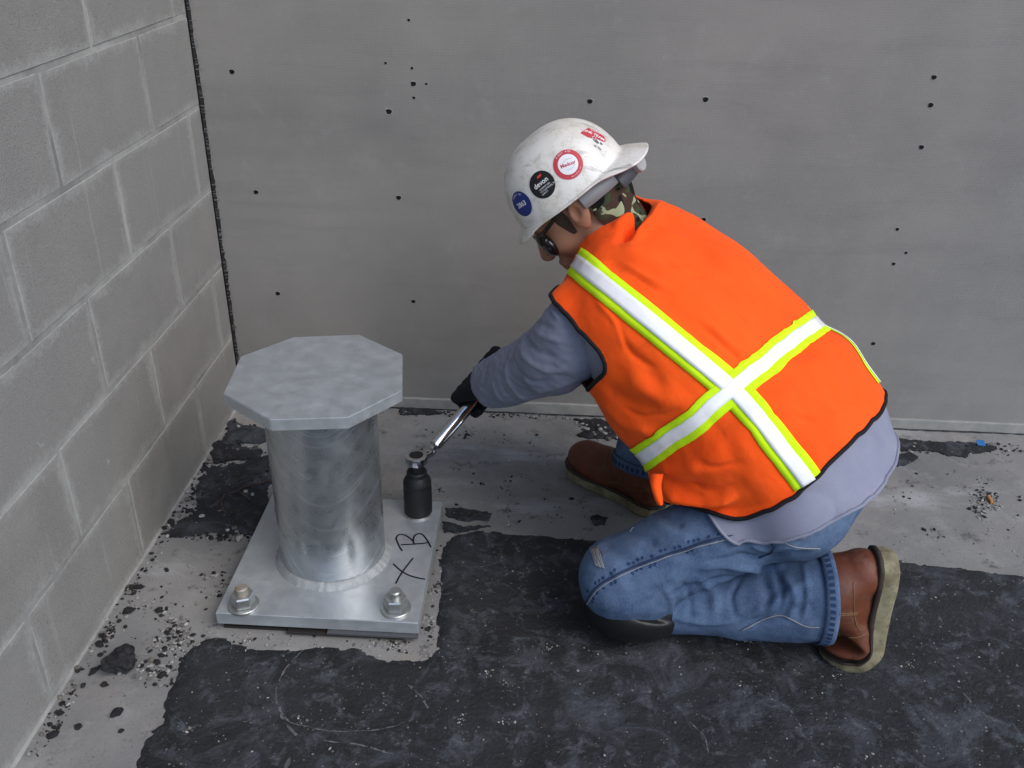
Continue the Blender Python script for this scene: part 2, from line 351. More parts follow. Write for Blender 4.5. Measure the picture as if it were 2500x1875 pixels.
# ------------------------------------------------------------------ block wall (x=0, running towards the camera)
wall=empty('block_wall',(0,-1.6,0)); tag(wall,'grey concrete block wall with pale smeared mortar joints','wall')
LB,HB,JT,A0=.4064,.2032,.0105,.0768
def block_mesh(L):
    bm=bm_box(-.19,0,-L/2,L/2,-(HB-JT)/2,(HB-JT)/2,.0014,1)
    me=bpy.data.meshes.new('concrete_block'); bm.to_mesh(me); bm.free(); me.materials.append(M['block']); return me
full=block_mesh(LB-JT); part={}
for c in range(18):
    st=A0 if c%2 else A0+LB/2          # course 1 (c=0) first joint at A0+half
    spans=[(0.004,st-JT/2)]; s0=st
    while s0<3.3: spans.append((s0+JT/2,s0+LB-JT/2)); s0+=LB
    for a,b in spans:
        L=b-a
        if abs(L-(LB-JT))<1e-6: me=full
        else: me=part.setdefault(round(L,4),block_mesh(L))
        ob=bpy.data.objects.new('concrete_block',me); col.objects.link(ob); ob.parent=wall
        ob.location=(random.uniform(-.0006,.0006),-(a+b)/2+1.6,(c+.5)*HB+random.uniform(-.001,.001)); ob.rotation_euler=(random.uniform(-.002,.002),0,random.uniform(-.002,.002))
# mortar bed, slightly uneven sheet just behind the block faces
ny,nz=420,250; V=[];F=[]
for i in range(ny+1):
    for j in range(nz+1):
        y=-3.5*i/ny; z=18*HB*j/nz; d=noise.noise((y*9,z*9,3))*.0012+noise.noise((y*40,z*40,9))*.0008
        V.append((-.0014+d,y+1.6,z))
for i in range(ny):
    for j in range(nz):
        a=i*(nz+1)+j; F.append((a,a+1,a+nz+2,a+nz+1))
o=mesh_obj('mortar',V,F,M['mortar'],wall,True)
# mortar fillet at the foot of the wall
pts=np.array([(.001,-.03-3.3*t,.0) for t in np.linspace(0,1,160)]); V=[];F=[]
for i,p in enumerate(pts):
    w=.0035+.003*noise.noise((p[1]*7,1,2))+.002*noise.noise((p[1]*31,1,2)); h=.004+.004*noise.noise((p[1]*9,5,2))
    for q in ((-.004,h),(w*.5,h*.55),(w,-.001)): V.append((p[0]+q[0],p[1]+1.6,q[1]))
for i in range(len(pts)-1):
    for k in range(2): a=i*3+k; F.append((a,a+1,a+4,a+3))
mesh_obj('mortar_fillet',V,F,M['mortar'],wall,True)

# ------------------------------------------------------------------ board wall (y=0)
bw=empty('board_wall',(1.5,0,0)); tag(bw,'grey cement board wall with nail holes and a bare strip at its foot','wall')
zs=float(gy(1350,26,0)[2])
def pbox(name,x0,x1,y0,y1,z0,z1,mat,par,bev=0):
    bm=bm_box(x0-1.5,x1-1.5,y0,y1,z0,z1,bev); return from_bm(name,bm,mat,par)
pbox('board_panel',.006,4.2,0,.0125,.03,zs,M['board'],bw); pbox('board_panel',.006,4.2,0,.0125,zs+.00006,3.62,M['board'],bw)
pbox('backing_frame',-.19,4.2,.0145,.09,0,3.61,M['hole'],bw)
V=[];F=[];n=260
for i in range(n+1):
    x=.004+4.1*i/n; h=.0335+.0022*noise.noise((x*5,2,0))+.001*noise.noise((x*30,2,0)) - .003*max(0,x-1)/1.2
    for y,z in ((.011,h),(-.0045,h-.0005),(-.0065,h-.003),(-.0075+.0015*noise.noise((x*11,7,7)),-.001)): V.append((x-1.5,y,z))
for i in range(n):
    for k in range(3): a=i*4+k; F.append((a,a+4,a+5,a+1))
mesh_obj('base_strip',V,F,M['strip'],bw)
# black sealant with frayed mesh tape in the corner
V=[];F=[];n=640
for i in range(n+1):
    z=3.6*i/n; w=.009+.0035*noise.noise((z*14,0,1))+.004*noise.noise((z*90,0,1)); 
    for x,y in ((.0005,-.003),(.004,-.0065-.002*noise.noise((z*60,3,3))),(w,-.0025),(w+.001,.001)): V.append((x-1.5,y,z))
for i in range(n):
    for k in range(3): a=i*4+k; F.append((a,a+1,a+5,a+4))
mesh_obj('corner_sealant',V,F,M['black'],bw)
# frayed threads of the mesh tape
mb=MB()
for i in range(260):
    z=random.uniform(.05,2.2); w=random.uniform(.011,.019); a=random.uniform(-.004,.004)
    V_,F_=tube([(.004-1.5,-.006,z),((.004+w)/2-1.5,-.006,z+a*.5),(w-1.5,-.0015,z+a)],.00045,4); mb.add(V_,F_)
mb.obj('tape_thread',NT('tape_thread',.8).color((.16,.16,.165)).m,bw)
holes=[(501,155,1),(840,241,1.1),(893,181,1),(890,147,.55),(833,136,.5),(921,181,.5),(894,211,.6),(883,43,.55),(553,415,1),(861,427,1),(600,634,1),(893,651,.85),(1274,219,1),(1524,215,1.05),(1270,268,1.),(2017,167,.95),(2010,227,1),(1990,318,.95),(1938,495,.75),(1957,546,.65),(1930,570,.75),(1520,474,.9),(1886,742,.9),(1025,868,.0)]
M['rim']=plain('torn_fibre_rim',(.27,.268,.262),.95,spec=.1)
dsc=[(math.cos(a)*(1+.18*math.sin(3*a+1)),math.sin(a)*(1+.15*math.cos(2*a))) for a in np.linspace(0,2*math.pi,12,endpoint=False)]
for x,y,s in holes:
    if s==0: continue
    P=gy(x,y,0); rr=.0062*s
    if P[2]>zs: continue
    V=[(P[0]-1.5+rr*a,-.0007,P[2]+rr*b) for a,b in dsc]+[(P[0]-1.5+rr*.55*a,-.0011,P[2]+rr*.55*b) for a,b in dsc]+[(P[0]-1.5+rr*1.12*a,.0005,P[2]+rr*1.12*b) for a,b in dsc]
    F=[tuple(range(12,24))]+[(i,(i+1)%12,12+(i+1)%12,12+i) for i in range(12)]+[(24+i,24+(i+1)%12,(i+1)%12,i) for i in range(12)]
    rr2=[1.12+.5*random.random()**2 for _ in range(12)]; V[24:]=[(P[0]-1.5+rr*q*a,-.0004,P[2]+rr*q*b) for (a,b),q in zip(dsc,rr2)]
    mesh_obj('screw_head',V,F,None,bw,False,[M['hole'],M['rim']],[0]*13+[1]*12)
for x,y in [(1076,875),(1349,990-100),(980,958-100)][:2]:
    P=gy(x,y,-.0075); rr=.0058; V=[(P[0]-1.5+rr*a,-.0085,P[2]+rr*b) for a,b in dsc]+[(P[0]-1.5+rr*a,-.004,P[2]+rr*b) for a,b in dsc]
    mesh_obj('screw_head',V,[tuple(range(12))]+[(12+i,12+(i+1)%12,(i+1)%12,i) for i in range(12)],M['hole'],bw)

# ------------------------------------------------------------------ steel pedestal
PX,PY=.432,-.697; PT=.0455; PB=.0175; HS=.198
ped=empty('steel_pedestal',(PX,PY,0)); tag(ped,'galvanized steel pedestal with octagonal cap on a bolted square base plate','pedestal')
from_bm('base_plate',bm_box(-HS,HS,-HS,HS,PB,PT,.0016,2),M['galv'],ped)
CZ=.472; CT=.024; CX,CY=gz(675,812,CZ)[:2]-np.array([PX,PY])
r_=.108; prof=[(r_,PT-.001),(r_,CZ-CT+.0005)]
V,F=lathe(prof,96,CX*.5,CY*.5); o=mesh_obj('pipe',V,F,M['galv_pipe'],ped,True)
# rough weld bead ring
V=[];F=[];n=220
for i in range(n):
    a=2*math.pi*i/n; wv=1+.16*noise.noise((math.cos(a)*14,math.sin(a)*14,0))+.07*noise.noise((math.cos(a)*34,math.sin(a)*34,4))
    for k,(dr,dz) in enumerate(((0,.013),(.0035,.012),(.0075,.007),(.0115*wv,.003),(.0135*wv,-.0005))):
        rr=r_+dr; V.append((CX*.5+rr*math.cos(a),CY*.5+rr*math.sin(a),PT+dz*(1 if k in(0,4) else wv)))
for i in range(n):
    for k in range(4): a=i*5+k; b=((i+1)%n)*5+k; F.append((a,a+1,b+1,b))
M['weld']=NT('weld',.62,.35); _k=M['weld']; _k.color(_k.mix(_k.ramp(_k.noise(40,5,.7),(.3,0),(.7,1)),(.26,.28,.29),(.38,.40,.41))); _k.bump(_k.noise(160,4,.7),.6,.002); M['weld']=_k.m
mesh_obj('weld_bead',V,F,M['weld'],ped,True)
# octagonal cap plate, corners taken from the picture at the cap's height
oc=[gz(x,y,CZ)[:2] for x,y in [(482,850),(582,907),(752,902),(868,843),(868,765),(777,722),(635,728),(520,770)]]
cx,cy=np.mean(oc,0); an=[math.atan2(p[1]-cy,p[0]-cx) for p in oc]; ra=[np.hypot(p[0]-cx,p[1]-cy) for p in oc]; rm=np.mean(ra)
off=np.mean([(a-2*math.pi*i/8+math.pi)%(2*math.pi)-math.pi for i,a in enumerate(an)]) if False else an[0]
bm=bmesh.new(); lo=[];hi=[]
for a,q in zip(an,ra):
    q=.75*q+.25*rm
    lo.append(bm.verts.new((cx-PX+q*math.cos(a),cy-PY+q*math.sin(a),CZ-CT))); hi.append(bm.verts.new((cx-PX+q*math.cos(a),cy-PY+q*math.sin(a),CZ)))
bm.faces.new(hi); bm.faces.new(lo[::-1])
for i in range(8): bm.faces.new((lo[i],lo[(i+1)%8],hi[(i+1)%8],hi[i]))
bmesh.ops.recalc_face_normals(bm,faces=bm.faces); bmesh.ops.bevel(bm,geom=bm.edges[:],offset=.0014,segments=2,affect='EDGES')
from_bm('cap_plate',bm,M['galv'],ped)
def bolt(x,y,rust,ang):
    nb=24
    V,F=lathe([(.0,.047),(.0095,.047),(.0122,.045),(.0126,.0)],nb,x,y); 
    o=mesh_obj('anchor_bolt',[(a,b,c+PT) for a,b,c in V],F,M['bolt_end_rust'] if rust else M['zinc'],ped); autosmooth(o,35)
    bm=bmesh.new(); H=.026
    for z,rs in ((.0055,.0225),(.0075,.0237),(.0055+H-.003,.0237),(.0055+H,.0215)):
        for i in range(6): a=ang+i*math.pi/3; bm.verts.new((x+rs*math.cos(a),y+rs*math.sin(a),PT+z))
    bm.verts.ensure_lookup_table()
    for j in range(3):
        for i in range(6): k=(i+1)%6; bm.faces.new([bm.verts[j*6+i],bm.verts[j*6+k],bm.verts[j*6+6+k],bm.verts[j*6+6+i]])
    bm.faces.new([bm.verts[18+i] for i in range(6)])
    bmesh.ops.bevel(bm,geom=[e for e in bm.edges if abs(e.verts[0].co.z-e.verts[1].co.z)>.005],offset=.0012,segments=2,affect='EDGES')
    from_bm('nut',bm,M['zinc'],o)
    V,F=lathe([(.0125,.0052),(.0285,.0052),(.030,.004),(.030,-.0002)],40,x,y); w=mesh_obj('washer',[(a,b,c+PT) for a,b,c in V],F,M['zinc'],o); autosmooth(w,35)
k=NT('bolt_end_rust',.6,.5); k.color(k.mix(k.ramp(k.noise(60,4),(.4,0),(.6,1)),(.30,.22,.13),(.36,.35,.32))); M['bolt_end_rust']=k.m
bxy=[gz(527,1308,PT)[:2],gz(855,1315,PT)[:2],gz(896,1108,PT)[:2]]
B0=bxy[0]-[PX,PY]; B1=bxy[1]-[PX,PY]; B2=bxy[2]-[PX,PY]; B2[0]=B1[0]; 
bolt(*B0,True,.35); bolt(*B1,False,.1); bolt(B2[0],B2[1],False,.2); bolt(B0[0],B2[1],False,.3)
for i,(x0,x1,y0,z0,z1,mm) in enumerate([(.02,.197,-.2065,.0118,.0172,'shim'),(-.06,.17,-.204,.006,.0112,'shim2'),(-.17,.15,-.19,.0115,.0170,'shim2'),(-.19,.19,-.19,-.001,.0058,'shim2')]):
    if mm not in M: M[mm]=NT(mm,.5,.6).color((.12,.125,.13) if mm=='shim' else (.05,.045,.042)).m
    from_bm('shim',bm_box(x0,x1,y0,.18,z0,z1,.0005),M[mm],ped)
# marker letters on the plate: hand-drawn strokes
def zz(x,y): return ((940+x*140/1056)/KP,(1280+y*220/1659)/KP)
strokes={'B':[[(318,490),(270,420),(225,320),(205,255),(240,200),(310,185),(390,210),(470,265),(520,320),(545,375)],[(545,375),(520,300),(545,210),(620,172),(690,190),(745,250),(790,320),(845,420)],[(290,378),(430,370),(560,362),(700,352),(778,338)]],
 'X':[[(515,622),(430,730),(330,860),(260,970),(195,1092)],[(150,728),(240,810),(330,880),(460,945),(600,985),(742,1010)]]}
for ch,sl in strokes.items():
    mb=MB()
    for si,s in enumerate(sl):
        P=cat_rom([gz(*zz(*q),PT+.0004) for q in s],8); T=np.gradient(P,axis=0); T/=np.linalg.norm(T,axis=1)[:,None]; N=np.cross([0,0,1.],T); w=.0019
        V=[];F=[]
        for p,n_ in zip(P,N): V+=[p+n_*w,p-n_*w]
        V=np.array(V)-[PX,PY,0]; V[:,2]=PT+.00035+.00008*si
        for i in range(len(P)-1): F.append((2*i,2*i+1,2*i+3,2*i+2))
        mb.add(V,F)
    o=mb.obj('marker_letter',M['ink'],ped); o['label']='hand drawn black letter '+ch+' on the base plate'

# ------------------------------------------------------------------ impact socket and flex-head wrench
SX,SY=B2[0]+PX,B2[1]+PY
sock=empty('impact_socket',(SX,SY,PT)); tag(sock,'black deep impact socket standing over a base plate nut','socket')
V,F=lathe([(.0245,.0055),(.0300,.0055),(.0315,.008),(.0315,.073),(.0305,.076),(.0305,.079),(.0312,.082),(.0308,.090),(.024,.102),(.0225,.104),(.0225,.113),(.0205,.116),(.0,.116)],56)
o=mesh_obj('socket_body',V,F,M['impact'],sock); autosmooth(o,30)
V,F=lathe([(.0145,.1162),(.0145,.134),(.0,.134)],32); o=mesh_obj('drive_adapter',V,F,M['impact'],sock); autosmooth(o,30)
WZ=PT+.1345
HDIR=np.array([.552,.72,.422]); HDIR/=np.linalg.norm(HDIR)
hflat=np.array([HDIR[0],HDIR[1],0]); hflat/=np.linalg.norm(hflat)
wr=empty('torque_wrench',(SX,SY,WZ)); tag(wr,'chrome flex-head torque wrench fitted on the black socket','wrench')
V,F=lathe([(.0,.001),(.021,.001),(.0238,.003),(.0245,.006),(.0245,.018),(.0238,.0205),(.0215,.0218),(.0155,.0218),(.0153,.0205),(.0,.0205)],48)
mb=MB(); mb.add(V,F)
# neck from head to hinge: two cheeks
hp=hflat*.044+np.array([0,0,.0125]); side=np.array([-hflat[1],hflat[0],0])
def obox(c,ax,up,L,W,H,bev=.0015):
    ax=np.array(ax)/np.linalg.norm(ax); sd_=np.cross(up,ax); sd_/=np.linalg.norm(sd_); up_=np.cross(ax,sd_)
    bm=bm_box(-L/2,L/2,-W/2,W/2,-H/2,H/2,bev,2); V=np.array([v.co for v in bm.verts]); bm.verts.index_update(); F=[[v.index for v in f.verts] for f in bm.faces]; bm.free()
    return c+V[:,:1]*ax+V[:,1:2]*sd_+V[:,2:3]*up_,F
mb.add(*obox(hflat*.028+np.array([0,0,.0118]),hflat,[0,0,1.],.034,.026,.015))
o=mb.obj('ratchet_head',M['chrome'],wr); autosmooth(o,35)
V,F=lathe([(.0,.0212),(.0150,.0212)],32); mesh_obj('drive_button',V,F,M['impact'],wr)
for q in (side*.0095,-side*.0095):
    V,F=lathe([(.0,.0006),(.0026,.0006),(.0028,0)],12); mesh_obj('head_screw',V+q+hflat*.0265+np.array([0,0,.0196]),F,M['impact'],wr)
mb=MB(); mb.add(*obox(hp+HDIR*.004,HDIR,[0,0,1.],.026,.011,.013))
V,F=tube([hp-side*.0135,hp+side*.0135],.0042,14); mb.add(V,F)
o=mb.obj('hinge',M['chrome'],wr); autosmooth(o,35)
def oct_tube(a,b,n=28,cap=True):
    return None
hs=hp+HDIR*.012
prof=[(.0,.0),(.0105,.0),(.0138,.002),(.0145,.006),(.0145,.17),(.0130,.172)]
V,F=lathe(prof,28,ax=HDIR,org=hs); V=np.array(V)
o=mesh_obj('handle_tube',V,F,M['chrome'],wr); autosmooth(o,35)
upd=np.cross(side,HDIR); 
V,F=tube([hs+HDIR*.02+side*-.0125+upd*.0+HDIR*0,hs+HDIR*.17-side*.0125],.0035,10); o=mesh_obj('side_rib',V,F,M['chrome'],wr,True)
prof=[(.0126,.17),(.0158,.172),(.0165,.176)]
for i in range(15): z=.178+.0085*i; prof+=[(.0165,z),(.0165,z+.005),(.0152,z+.0062),(.0152,z+.0078)]
prof+=[(.0165,.308),(.015,.312),(.0,.313)]
V,F=lathe(prof,28,ax=HDIR,org=hs); o=mesh_obj('grip',V,F,M['impact'],wr); autosmooth(o,35)
for P in ((SX,SY,0),): pass
# ================================================================== signed distance helpers
def v3(*a): return np.array(a,float)
def unit(a): a=np.asarray(a,float); return a/np.linalg.norm(a)
def smin(a,b,k):
    if k<=0: return np.minimum(a,b)
    h=np.clip(.5+.5*(b-a)/k,0,1); return b+(a-b)*h-k*h*(1-h)
def cone(P,a,b,ra,rb):
    a=np.asarray(a,float); b=np.asarray(b,float); d=b-a; t=np.clip(((P-a)@d)/(d@d),0,1)
    return np.linalg.norm(P-a-t[:,None]*d,axis=1)-(ra+(rb-ra)*t)
def ell(P,c,r,ax=None):
    q=P-np.asarray(c,float)
    if ax is not None: q=q@np.asarray(ax).T
    r=np.asarray(r,float); k0=np.linalg.norm(q/r,axis=1); k1=np.linalg.norm(q/(r*r),axis=1)+1e-9
    return k0*(k0-1)/k1
def surf(fn,lo,hi,res):
    """surface nets over a block-sparse grid"""
    lo=np.asarray(lo,float); hi=np.asarray(hi,float); B=8
    n=(np.ceil((hi-lo)/res/B).astype(int)+1)*B
    G=np.empty(n,np.float32); nb=n//B
    bi=np.stack(np.meshgrid(*[np.arange(k) for k in nb],indexing='ij'),-1).reshape(-1,3)
    d=fn(lo+(bi*B+(B-1)/2)*res); near=np.abs(d)<res*B*1.25
    G.reshape(nb[0],B,nb[1],B,nb[2],B)[:]=np.sign(d).reshape(nb)[:,None,:,None,:,None]
    loc=np.stack(np.meshgrid(*[np.arange(B)]*3,indexing='ij'),-1).reshape(-1,3)
    nbk=bi[near]
    for s in range(0,len(nbk),600):
        ix=(nbk[s:s+600,None,:]*B+loc[None]).reshape(-1,3)
        G[ix[:,0],ix[:,1],ix[:,2]]=fn(lo+ix*res)
    ins=G<0
    cs=[ins[i:n[0]-1+i,j:n[1]-1+j,k:n[2]-1+k] for i in(0,1) for j in(0,1) for k in(0,1)]
    sm=sum(c.astype(np.int8) for c in cs); act=(sm>0)&(sm<8); ci=np.argwhere(act); idx=-np.ones(act.shape,np.int32); idx[act]=np.arange(len(ci))
    acc=np.zeros((len(ci),3)); cnt=np.zeros(len(ci))
    cor=[(i,j,k) for i in(0,1) for j in(0,1) for k in(0,1)]
    for a in range(8):
        for b in range(a+1,8):
            if sum(abs(x-y) for x,y in zip(cor[a],cor[b]))!=1: continue
            A=ci+cor[a]; Bc=ci+cor[b]; ga=G[A[:,0],A[:,1],A[:,2]]; gb=G[Bc[:,0],Bc[:,1],Bc[:,2]]; m_=(ga<0)!=(gb<0)
            t=np.clip(ga[m_]/(ga[m_]-gb[m_]+1e-12),0,1)[:,None]; acc[m_]+=A[m_]+t*(Bc[m_]-A[m_]); cnt[m_]+=1
    V=lo+acc/np.maximum(cnt,1)[:,None]*res; F=[]
    for ax in range(3):
        sl0=[slice(None)]*3; sl1=[slice(None)]*3; sl0[ax]=slice(0,-1); sl1[ax]=slice(1,None)
        ch=ins[tuple(sl0)]!=ins[tuple(sl1)]; e=np.argwhere(ch); o1,o2=[a for a in range(3) if a!=ax]
        ok=(e[:,o1]>0)&(e[:,o2]>0)&(e[:,o1]<n[o1]-1)&(e[:,o2]<n[o2]-1); e=e[ok]
        def at(d1,d2): q=e.copy(); q[:,o1]-=d1; q[:,o2]-=d2; return idx[q[:,0],q[:,1],q[:,2]]
        quad=np.stack([at(1,1),at(0,1),at(0,0),at(1,0)],1); s0=ins[e[:,0],e[:,1],e[:,2]]
        flip=s0 if ax!=1 else ~s0
        quad[~flip]=quad[~flip][:,::-1]; F.append(quad)
    return V,np.vstack(F)
def tris(F):
    F=np.asarray(F)
    return F if F.shape[1]==3 else np.vstack([F[:,[0,1,2]],F[:,[0,2,3]]])
def vnorm(V,F):
    T=tris(F); N=np.zeros_like(V); fn=np.cross(V[T[:,1]]-V[T[:,0]],V[T[:,2]]-V[T[:,0]])
    for i in range(3): np.add.at(N,T[:,i],fn)
    return N/(np.linalg.norm(N,axis=1)[:,None]+1e-12)
def relax(V,F,it=2,l=.5):
    F=np.asarray(F); E=np.vstack([F[:,[i,(i+1)%F.shape[1]]] for i in range(F.shape[1])])
    for _ in range(it):
        A=np.zeros_like(V); c=np.zeros(len(V)); np.add.at(A,E[:,0],V[E[:,1]]); np.add.at(A,E[:,1],V[E[:,0]]); np.add.at(c,E[:,0],1); np.add.at(c,E[:,1],1)
        V=V+l*(A/np.maximum(c,1)[:,None]-V)
    return V
def clip(V,F,f):
    """keep f<0, cutting triangles on the zero line"""
    T=tris(F); s=f[T]<0; k=s.sum(1); out=[T[k==3]]; V=list(map(tuple,V)); cut={}
    def mid(a,b):
        key=(min(a,b),max(a,b))
        if key not in cut:
            t=f[a]/(f[a]-f[b]); cut[key]=len(V); V.append(tuple(np.array(V[a])+t*(np.array(V[b])-np.array(V[a]))))
        return cut[key]
    ex=[]
    for tri in T[(k==1)|(k==2)]:
        pl=[]
        for i in range(3):
            a,b=tri[i],tri[(i+1)%3]
            if f[a]<0: pl.append(a)
            if (f[a]<0)!=(f[b]<0): pl.append(mid(a,b))
        for i in range(1,len(pl)-1): ex.append((pl[0],pl[i],pl[i+1]))
    T=np.vstack(out+([np.array(ex)] if ex else [])); V=np.array(V); u,inv=np.unique(T,return_inverse=True)
    return V[u],inv.reshape(-1,3)
def loops(F):
    """boundary loops as vertex index lists"""
    F=np.asarray(F); c={}
    for i in range(F.shape[1]):
        for a,b in F[:,[i,(i+1)%F.shape[1]]]: c[(a,b)]=1
    nx={a:b for (a,b) in c if (b,a) not in c}; out=[]
    while nx:
        s,_=next(iter(nx.items())); L=[s]; cur=nx.pop(s)
        while cur in nx: L.append(cur); cur=nx.pop(cur)
        out.append(L)
    return out
def bvh(V,F): return BVHTree.FromPolygons([tuple(v) for v in V],[tuple(map(int,f)) for f in F])
def hit(t,x,y):
    v=ray(x,y); h=t.ray_cast(Vector(CAM),Vector(v).normalized())
    return None if h[0] is None else np.array(h[0])
def hits(t,pts,n=10):
    q=cat_rom(np.array(pts,float),n); r=[hit(t,*p) for p in q]; return np.array([p for p in r if p is not None])
def folds(V,F,strokes,it=1):
    """raise (+) or press (-) folds along lines that lie on the surface: (pixel line, width m, height m)"""
    t=bvh(V,F); N=vnorm(V,F); D=np.zeros(len(V))
    for pts,w,h in strokes:
        P=hits(t,pts,8)
        if len(P)<2: continue
        d=np.full(len(V),1e9); along=np.zeros(len(V))
        for i in range(len(P)-1):
            a,b=P[i],P[i+1]; e=b-a; L=e@e
            if L<1e-10 or L>.01: continue
            s=np.clip((V-a)@e/L,0,1); q=np.linalg.norm(V-a-s[:,None]*e,axis=1); m_=q<d; d[m_]=q[m_]; along[m_]=(i+s[m_])/(len(P)-1)
        taper=np.clip(np.minimum(along,1-along)*5,0.12,1)
        D+=h*np.exp(-(d/w)**2)*taper
    return V+N*D[:,None]
def vnoise(P,sc,seed=0,oct=2):
    out=np.empty(len(P))
    for i,p in enumerate(P*sc+seed): out[i]=noise.noise(p)+(.5*noise.noise(p*2.1) if oct>1 else 0)
    return out
def ribbon(P,tree,w,off,ncross=5,wl=None):
    """strip of constant width laid on a surface along polyline P -> verts, quads"""
    P=np.asarray(P,float); Np=[];
    for p in P: q=tree.find_nearest(Vector(p)); Np.append(np.array(q[1]))
    Np=np.array(Np); T=np.gradient(P,axis=0); T/=np.linalg.norm(T,axis=1)[:,None]+1e-12; S=np.cross(Np,T); S/=np.linalg.norm(S,axis=1)[:,None]+1e-12
    V=[];F=[]
    for i in range(len(P)):
        for k in range(ncross):
            q=P[i]+S[i]*w*(k/(ncross-1)-.5); h=tree.find_nearest(Vector(q)); V.append(np.array(h[0])+np.array(h[1])*off)
    for i in range(len(P)-1):
        for k in range(ncross-1): a=i*ncross+k; F.append((a,a+1,a+ncross+1,a+ncross))
    return np.array(V),F
def resample(P,step):
    P=np.asarray(P,float); d=np.r_[0,np.cumsum(np.linalg.norm(np.diff(P,axis=0),axis=1))]; n=max(2,int(d[-1]/step)+1)
    s=np.linspace(0,d[-1],n); return np.stack([np.interp(s,d,P[:,i]) for i in range(3)],1)
def solid(o,t,off=-1):
    md=o.modifiers.new('solid','SOLIDIFY'); md.thickness=t; md.offset=off; return o

# ================================================================== materials for the worker
def mat_denim():
    k=NT('denim',.92,spec=.12); x=k.noise(520,2,.7,k.mapc((1,1,.25),rot=(.3,.9,.2))); g=k.noise(6,5,.6); f=k.noise(38,5,.65)
    base=k.mix(k.ramp(g,(.32,0),(.68,1)),(.045,.080,.155),(.105,.155,.250))
    base=k.mix(k.ramp(f,(.45,0),(.72,.75)),base,(.024,.050,.115)); base=k.mix(k.ramp(k.noise(3.2,4,.5,k.mapc(loc=(4,2,1))),(.48,0),(.70,.6)),base,(.15,.205,.31))
    base=k.mix(k.math('MULTIPLY',k.ramp(x,(.35,0),(.7,1)),.30),base,(.20,.28,.42))
    k.color(base); k.bump(x,.35,.0008); k.bump(f,.25,.002); return k.m
def mat_leather():
    k=NT('boot_leather',.5,spec=.4); g=k.noise(12,5,.6); f=k.noise(150,3,.6)
    base=k.mix(k.ramp(g,(.3,0),(.7,1)),(.085,.024,.011),(.175,.050,.021)); base=k.mix(k.ramp(k.noise(26,6,.75),(.52,0),(.70,.6)),base,(.19,.12,.085)); base=k.mix(k.ramp(k.noise(7,5,.7,k.mapc(loc=(3,3,1))),(.5,0),(.7,.6)),base,(.055,.022,.014))
    k.color(base); k.rough(k.ramp(g,(.3,.42),(.7,.62))); k.bump(f,.2,.001); k.bump(k.noise(40,4),.25,.003); return k.m
def mat_hat():
    k=NT('hat_shell',.38,spec=.5); g=k.noise(9,6,.68); f=k.noise(36,6,.72); s_=k.noise(15,6,.7,k.mapc((.5,3,2),rot=(.3,.5,.9)),dist=.8)
    base=k.mix(k.ramp(g,(.35,0),(.75,1)),(.76,.74,.70),(.60,.555,.47)); base=k.mix(k.ramp(f,(.50,0),(.72,.6)),base,(.42,.36,.28)); base=k.mix(k.ramp(s_,(.58,0),(.68,.8)),base,(.24,.22,.20))
    base=k.mix(k.ramp(k.noise(85,3,.6),(.68,0),(.73,.6)),base,(.22,.19,.16))
    k.color(base); k.rough(k.ramp(g,(.3,.32),(.7,.5))); k.bump(f,.08,.001); return k.m
def mat_camo():
    k=NT('camo_cloth',.9,spec=.1); a=k.noise(26,2,.4,k.mapc((1,1,1.6)),dist=.6); b=k.noise(30,2,.4,k.mapc(loc=(5,3,1)),dist=.6); c=k.noise(34,2,.4,k.mapc(loc=(1,8,4)),dist=.5)
    base=k.mix(k.ramp(a,(.50,0),(.52,1)),(.055,.032,.024),(.045,.058,.030)); base=k.mix(k.ramp(b,(.58,0),(.60,1)),base,(.012,.011,.010)); base=k.mix(k.ramp(c,(.60,0),(.62,1)),base,(.30,.34,.21))
    k.color(base); k.bump(k.noise(500,2),.2,.0006); return k.m
def mat_skin():
    k=NT('skin',.55,spec=.35); g=k.noise(18,4,.6); base=k.mix(k.ramp(g,(.3,0),(.7,1)),(.27,.125,.075),(.33,.165,.105)); k.color(base)
    k.b.inputs['Subsurface Weight'].default_value=.12; k.b.inputs['Subsurface Radius'].default_value=(.01,.004,.002); k.bump(k.noise(600,2),.15,.0005); return k.m
def mat_orange():
    k=NT('vest_orange',.85,spec=.12); g=k.noise(5,5,.6); fi=k.noise(900,2,.6); d=k.noise(16,5,.7,k.mapc((1,3,1),rot=(.4,.3,.6)))
    base=k.mix(k.ramp(g,(.3,0),(.7,1)),(.98,.085,.009),(.99,.112,.012)); base=k.mix(k.ramp(d,(.56,0),(.76,.45)),base,(.55,.06,.012)); base=k.mix(k.ramp(k.noise(55,4,.7),(.62,0),(.74,.25)),base,(.40,.06,.02))
    k.color(base); k.bump(fi,.35,.0006); k.bump(k.noise(30,5,.65,k.mapc((1,2.2,.8),rot=(.5,.2,.7))),.42,.004); k.bump(g,.3,.008)
    k.b.inputs['Sheen Weight'].default_value=.15; k.b.inputs['Sheen Tint'].default_value=(1,.5,.2,1); return k.m
M['denim']=mat_denim(); M['leather']=mat_leather(); M['hat']=mat_hat(); M['camo']=mat_camo(); M['skin']=mat_skin(); M['orange']=mat_orange()
M['lime']=fabric('vest_lime',(.62,.95,.012),(.68,.98,.02),900)
k=NT('reflective_tape',.32,.0,.6); k.color(k.mix(k.ramp(k.noise(30,5,.7),(.62,0),(.8,.7)),k.mix(k.ramp(k.noise(40,4,.6),(.35,0),(.7,1)),(.88,.89,.90),(.95,.95,.95)),(.55,.56,.57))); k.b.inputs['Coat Weight'].default_value=.4; k.bump(k.noise(60,3),.15,.002); M['silver']=k.m
M['binding']=plain('vest_binding',(.013,.012,.014),.8,spec=.2)
